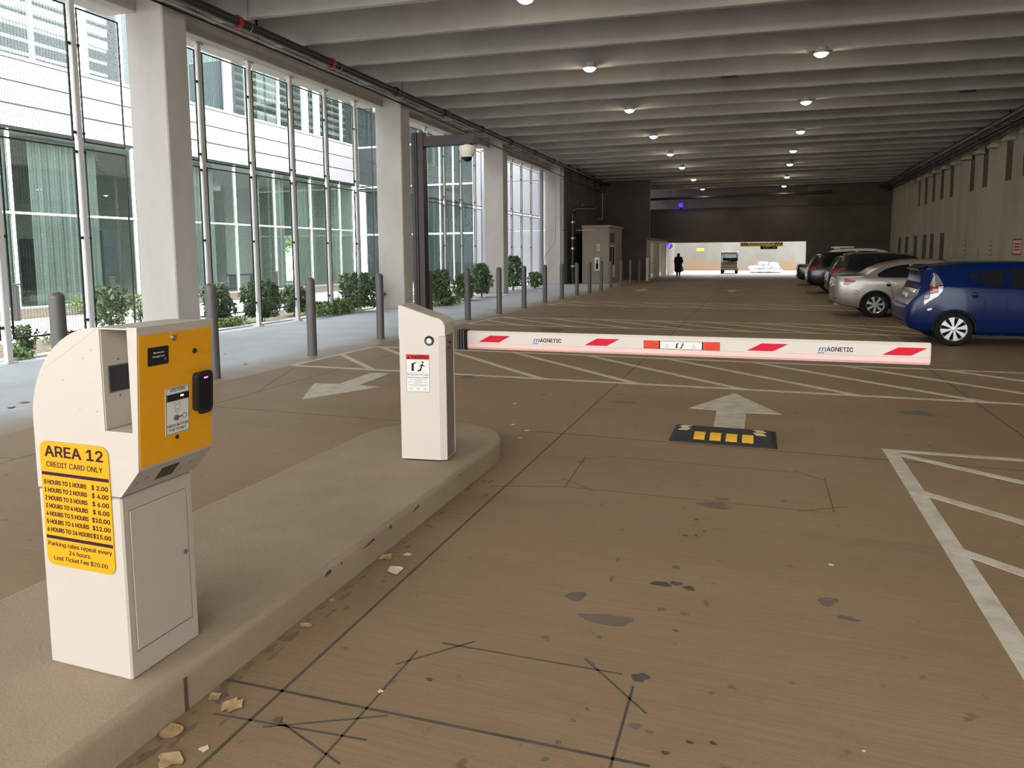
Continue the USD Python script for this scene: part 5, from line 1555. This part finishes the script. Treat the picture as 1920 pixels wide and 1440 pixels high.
be = thing('beacon', 'blue glowing emergency beacon fixed above the far lintel', 'lamp', (-5.65, 54.0, 5.12))
part('globe', lathe([(0, -.16), (.10, -.15), (.15, -.06), (.15, .06), (.10, .15), (0, .16)], 16), 'beacon_blue', be, smooth=50)
part('bracket', cb(-.06, .06, .0, .2, -.24, -.16, .01), 'trim_black', be)
be2 = thing('beacon', 'blue glowing emergency beacon on the corner beside the person', 'lamp', (-6.4, 54.9, 2.15))
part('globe', lathe([(0, -.16), (.08, -.15), (.11, -.06), (.11, .06), (.08, .15), (0, .16)], 16), 'beacon_blue', be2, smooth=50)
part('bracket', cb(-.15, -.02, -.04, .04, -.20, -.14, .01), 'trim_black', be2)
for nm, pos, col, inten in (('beacon_light_a', (-5.5, 53.6, 5.2), (.14, .04, 1), 14), ('beacon_light_b', (-6.1, 52.9, 2.25), (.22, .08, 1), 5)):
    pass

cs = thing('clearance_sign', 'yellow and black striped clearance bar hanging from the lintel', 'sign', (0, 54.3, -.19))
for x in (-1.1, 1.2):
    part('chain', cyl((x, .01, 2.49), (x, .01, 2.57), .012, 8), 'galvanised', cs)
sx0, sx1 = -1.41, 1.49
part('board', prism(rrect(sx1 - sx0, .27, .04), 0, .02).apply_transform(V([[1, 0, 0, sx0], [0, 0, -1, .0], [0, 1, 0, 2.24 - .0], [0, 0, 0, 1.0]])), 'clearance_yellow', cs)
stp = [sg.Polygon([(.10 + d + .10, .02), (.22 + d + .02, .02), (.12 + d, .25), (.02 + d, .25)]) for d in (0, .17, .34)]
stp += [affinity.scale(s_, -1, 1, origin=((sx1 - sx0) / 2, 0)) for s_ in stp]
for s_ in stp:
    part('stripe', to_plane(prism(s_, 0, .002), (sx0, -.0205, 2.24), UX, UZ), 'ink_black', cs)
part('lettering', lettering('CLEARANCE 7\'-0"', .13, (.03, -.0205, 2.31), UX, UZ, 'c', True, 1.5, .002), 'stain_soft', cs)
es = thing('exit_sign', 'small black sign with white lettering hanging below the clearance bar', 'sign', (0, 54.34, -.17))
for x in (.1, 1.0):
    part('chain', cyl((x, .01, 2.23), (x, .01, 2.54), .008, 8), 'galvanised', es)
part('board', cb(-.02, 1.12, 0, .02, 2.02, 2.24, .004), 'trim_black', es)
part('lettering', lettering('EXIT', .12, (.42, -.001, 2.07), UX, UZ, 'c', True, .5, .002), 'label_white', es)
part('arrow', to_plane(prism([(0, .05), (.10, .0), (.10, .03), (.26, .03), (.26, .07), (.10, .07), (.10, .10)], 0, .002), (.76, -.001, 2.08), UX, UZ), 'label_white', es)

# notices on the right wall
for i, (y, z, h, w, lab) in enumerate(((28.75, 1.74, .55, .95, 'white notice with a red border, nearest the right edge'), (31.8, 1.72, .60, .42, 'narrow notice plate, second from the right edge'), (35.5, 1.75, .70, .40, 'narrow notice plate, third from the right edge'),
                                         (37.7, 1.66, .42, .34, 'small notice plate, fourth from the right edge'), (33.4, 1.55, .30, .20, 'tiny plate between the second and third notices'))):
    t = thing('wall_notice', lab + ' on the right wall', 'sign', (X_WALL, y, z))
    part('plate', cb(-.012, 0, -w / 2, w / 2, -h / 2, h / 2, .002), 'label_white' if i in (0, 3) else 'ink_grey', t)
    if i == 0:
        part('border', to_plane(prism(sg.box(-w / 2, -h / 2, w / 2, h / 2).difference(sg.box(-w / 2 + .05, -h / 2 + .05, w / 2 - .05, h / 2 - .05)), 0, .001), (-.012, 0, 0), (0, -1, 0), UZ), 'label_red', t)
        for k in range(3):
            part('line', bx(-.0135, -.012, -w * .32, w * .32, -.12 + .1 * k, -.07 + .1 * k), 'label_red', t)
    else:
        for k, dz in enumerate((.3, .0, -.3)):
            part('line', bx(-.0135, -.012, -w * .3, w * .3, dz * h - .06 * h, dz * h + .06 * h), 'label_white' if i != 3 else 'ink_grey', t)

# ------------------------------------------------------------------ person, utility cart, sacks
def blobman(joints, bones):
    """One body from hulls of spheres at joints."""
    out = None
    for a, b in bones:
        pa, ra = joints[a]; pb, rb_ = joints[b]
        pts_ = []
        for p_, r_ in ((pa, ra), (pb, rb_)):
            s_ = trimesh.creation.icosphere(2, r_)
            pts_.append(s_.vertices + V(p_))
        m = man(hull(np.vstack(pts_)))
        out = m if out is None else out + m
    q_ = tri(out.refine_to_length(.03))
    trimesh.smoothing.filter_taubin(q_, iterations=8)
    return q_


pe = thing('person', 'person in a long dark coat seen from behind, carrying a pale bag', 'person', (-5.38, 50.5, 0), 12)
J = {'hipL': ((-.09, 0, .84), .10), 'hipR': ((.09, 0, .84), .10), 'kneeL': ((-.085, .03, .46), .062), 'kneeR': ((.085, -.04, .46), .062), 'ankL': ((-.08, -.02, .08), .042), 'ankR': ((.085, .0, .08), .042), 'toeL': ((-.09, .11, .035), .034), 'toeR': ((.095, .13, .035), .034),
     'belly': ((0, 0, 1.0), .125), 'chestL': ((-.10, 0, 1.22), .105), 'chestR': ((.10, 0, 1.22), .105), 'neck': ((0, .02, 1.36), .05), 'head': ((0, .035, 1.475), .088), 'crown': ((0, .02, 1.505), .088),
     'shL': ((-.19, 0, 1.28), .06), 'shR': ((.19, 0, 1.28), .06), 'elL': ((-.245, -.02, 1.02), .045), 'elR': ((.27, .0, 1.03), .045), 'wrL': ((-.20, .12, .84), .032), 'wrR': ((.22, .14, .87), .032)}
Bn = [('hipL', 'kneeL'), ('hipR', 'kneeR'), ('kneeL', 'ankL'), ('kneeR', 'ankR'), ('ankL', 'toeL'), ('ankR', 'toeR'), ('hipL', 'hipR'), ('hipL', 'belly'), ('hipR', 'belly'), ('belly', 'chestL'), ('belly', 'chestR'), ('chestL', 'chestR'), ('chestL', 'neck'), ('chestR', 'neck'), ('neck', 'head'), ('head', 'crown'),
      ('chestL', 'shL'), ('chestR', 'shR'), ('shL', 'elL'), ('shR', 'elR'), ('elL', 'wrL'), ('elR', 'wrR')]
for s, w_ in ((-1, 'L'), (1, 'R')):
    wx_, wy_, wz_ = J['wr' + w_][0]
    J['palm' + w_] = ((wx_, wy_ + .05, wz_ - .05), .028)
    Bn.append(('wr' + w_, 'palm' + w_))
    for k in range(4):
        J[f'f{w_}{k}'] = ((wx_ + s * (.024 - .016 * k), wy_ + .075, wz_ - .10), .0095)
        J[f'g{w_}{k}'] = ((wx_ + s * (.020 - .014 * k), wy_ + .07 - .018, wz_ - .145 + .006 * abs(k - 1)), .0085)
        Bn += [('palm' + w_, f'f{w_}{k}'), (f'f{w_}{k}', f'g{w_}{k}')]
    J['t' + w_] = ((wx_ - s * .035, wy_ + .075, wz_ - .075), .011)
    Bn.append(('palm' + w_, 't' + w_))
part('body', blobman(J, Bn), 'skin', pe, smooth=60)
coat = {'hemL': ((-.12, 0, .40), .135), 'hemR': ((.12, 0, .40), .135), 'hipL': ((-.10, 0, .86), .15), 'hipR': ((.10, 0, .86), .15), 'waL': ((-.07, 0, 1.02), .15), 'waR': ((.07, 0, 1.02), .15), 'chL': ((-.11, 0, 1.22), .138), 'chR': ((.11, 0, 1.22), .138), 'col': ((0, .015, 1.345), .075),
        'shL': ((-.19, 0, 1.28), .074), 'shR': ((.19, 0, 1.28), .074), 'elL': ((-.245, -.02, 1.02), .062), 'elR': ((.27, .0, 1.03), .062), 'wrL': ((-.205, .10, .87), .048), 'wrR': ((.225, .12, .90), .048)}
part('coat', blobman(coat, [('hemL', 'hemR'), ('hemL', 'hipL'), ('hemR', 'hipR'), ('hemL', 'hipR'), ('hipL', 'hipR'), ('hipL', 'waL'), ('hipR', 'waR'), ('waL', 'waR'), ('waL', 'chL'), ('waR', 'chR'), ('chL', 'chR'), ('chL', 'col'), ('chR', 'col'), ('chL', 'shL'), ('chR', 'shR'), ('shL', 'elL'), ('shR', 'elR'), ('elL', 'wrL'), ('elR', 'wrR')]), 'coat_black', pe, smooth=60)
part('hair', blobman({'a': ((0, .0, 1.50), .103), 'b': ((0, -.015, 1.43), .085), 'c': ((0, -.02, 1.37), .06)}, [('a', 'b'), ('b', 'c')]), 'coat_black', pe, smooth=60)
part('face', cat(*[lathe([(0, 0), (.012, 0), (0, .006)], 8, 'y', (x_, .122, 1.475)) for x_ in (-.03, .03)], hull([(-.012, .118, 1.44), (.012, .118, 1.44), (0, .140, 1.442), (0, .118, 1.475)]), bx(-.025, .025, .110, .118, 1.412, 1.418)), 'skin', pe)
for s, w_ in ((-1, 'L'), (1, 'R')):
    part('trouser_leg', blobman({'a': ((s * .088, 0, .60), .085), 'b': (J['knee' + w_][0], .074), 'c': ((J['ank' + w_][0][0], J['ank' + w_][0][1], .14), .056)}, [('a', 'b'), ('b', 'c')]), 'coat_black', pe, smooth=60)
    part('shoe', blobman({'a': ((J['ank' + w_][0][0], J['ank' + w_][0][1] - .02, .05), .05), 'b': ((J['toe' + w_][0][0], J['toe' + w_][0][1], .04), .04)}, [('a', 'b')]), 'coat_black', pe, smooth=60)
bag = thing('carrier_bag', 'pale bag hanging from the right hand of the dark-coated person', 'bag', (-5.38, 50.5, 0), 12)
part('sack', blobman({'a': ((.245, .20, .60), .07), 'b': ((.245, .20, .42), .10), 'c': ((.31, .20, .42), .09), 'd': ((.30, .20, .60), .06)}, [('a', 'b'), ('b', 'c'), ('c', 'd'), ('a', 'd')]), 'bag_pale', bag, smooth=60)
part('handle', tube([(.245, .20, .62), (.235, .195, .75), (.25, .19, .755), (.29, .20, .62)], .006, 6), 'bag_pale', bag)

ct = thing('utility_cart', 'small roofed utility cart standing in the sunlit yard beyond the lintel', 'utility cart', (-2.25, 56.6, 0))
part('tray', cat(cb(-.56, .56, -.1, 1.5, .36, .44, .01)), 'cart_brown', ct)
part('tailgate', cb(-.55, .55, -.12, -.07, .30, .86, .01), 'cart_brown', ct)
for z in (.42, .62):
    part('tail_bar', cb(-.57, .57, -.16, -.11, z - .03, z + .03, .008), 'cart_grey', ct)
for s in (-1, 1):
    part('tail_lamp', cb(s * .47 - .06, s * .47 + .06, -.15, -.11, .68, .76, .006), 'lamp_red', ct)
    part('side_panel', cb(s * .56 - .03, s * .56 + .03, -.08, 1.4, .30, .88, .01), 'cart_brown', ct)
    part('rear_post', cb(s * .55 - .02, s * .55 + .02, -.06, -.02, .86, 1.60, .004), 'trim_black', ct)
    part('front_post', cb(s * .55 - .02, s * .55 + .02, 2.1, 2.14, .8, 1.60, .004), 'trim_black', ct)
part('roof', cb(-.62, .62, -.15, 2.3, 1.60, 1.70, .03), 'cart_white', ct)
part('roof_edge', cb(-.60, .60, -.17, -.14, 1.46, 1.62, .01), 'cart_grey', ct)
part('windscreen', bx(-.54, .54, 2.11, 2.12, .95, 1.58), 'dome_glass', ct)
part('front_cowl', cb(-.56, .56, 2.0, 2.7, .35, .95, .05), 'cart_white', ct)
for s in (-1, 1):
    part('seat_back', cb(s * .28 - .24, s * .28 + .24, 1.45, 1.53, .80, 1.20, .02), 'trim_black', ct)
part('load', cat(cb(-.50, -.10, .0, .7, .44, 1.00, .02)), 'cart_grey', ct)
part('load', cb(-.05, .48, .0, .7, .44, .94, .02), 'cart_brown', ct)
part('load', cb(-.22, .20, .1, .5, 1.0, 1.12, .02), 'trim_black', ct)
for s in (-1, 1):
    for y in (.25, 2.2):
        w_ = part('wheel', lathe([(.09, -.08), (.20, -.08), (.215, -.05), (.215, .05), (.20, .08), (.09, .08), (.09, -.08)], 20).apply_transform(V([[0, 0, 1, s * .52], [0, 1, 0, y], [-1, 0, 0, .215], [0, 0, 0, 1.0]])), 'tyre', ct)
        part('hub', cyl((s * .46, y, .215), (s * .61, y, .215), .09, 14), 'cart_grey', w_)

q = random.Random(12)
SACKS = [(-.45, 0, .0, 10), (.25, .05, .0, -8), (.95, 0, .0, 4), (1.25, .35, .0, 30), (-.1, .5, .0, 14), (.65, .55, .0, -12), (-.15, .2, .30, -6), (.5, .22, .31, 9), (1.0, .25, .29, -16), (.2, .25, .58, 5), (.92, .28, .52, 22), (-.55, .35, .26, 40)]
for i, (x, y, z, rz) in enumerate(SACKS):
    s_ = trimesh.creation.icosphere(3, 1.0)
    v_ = np.array(s_.vertices)
    v_ = np.sign(v_) * np.abs(v_) ** .7
    v_ = v_ * V([.40, .26, .155]) * (1 + .18 * (meshkit.noise(v_ * 2.6 + i * 7) - .5)[:, None])
    v_[:, 2] -= v_[:, 2].min()
    s_.vertices = v_
    single('sack', s_, 'tarp_white', 'white plastic sack in the sunlit heap by the far wall', 'sack', (.05 + x - .0, 59.2 + y, z), rz, 'white sacks in the heap', smooth=60)

fs = thing('floor_sign', 'small yellow plate on the far sunlit wall', 'sign', (-5.2, 66.985, 1.9))
part('plate', cb(-.35, .35, -.015, 0, -.15, .15, .003), 'clearance_yellow', fs)
part('line', bx(-.25, .25, -.017, -.015, -.03, .03), 'ink_grey', fs)
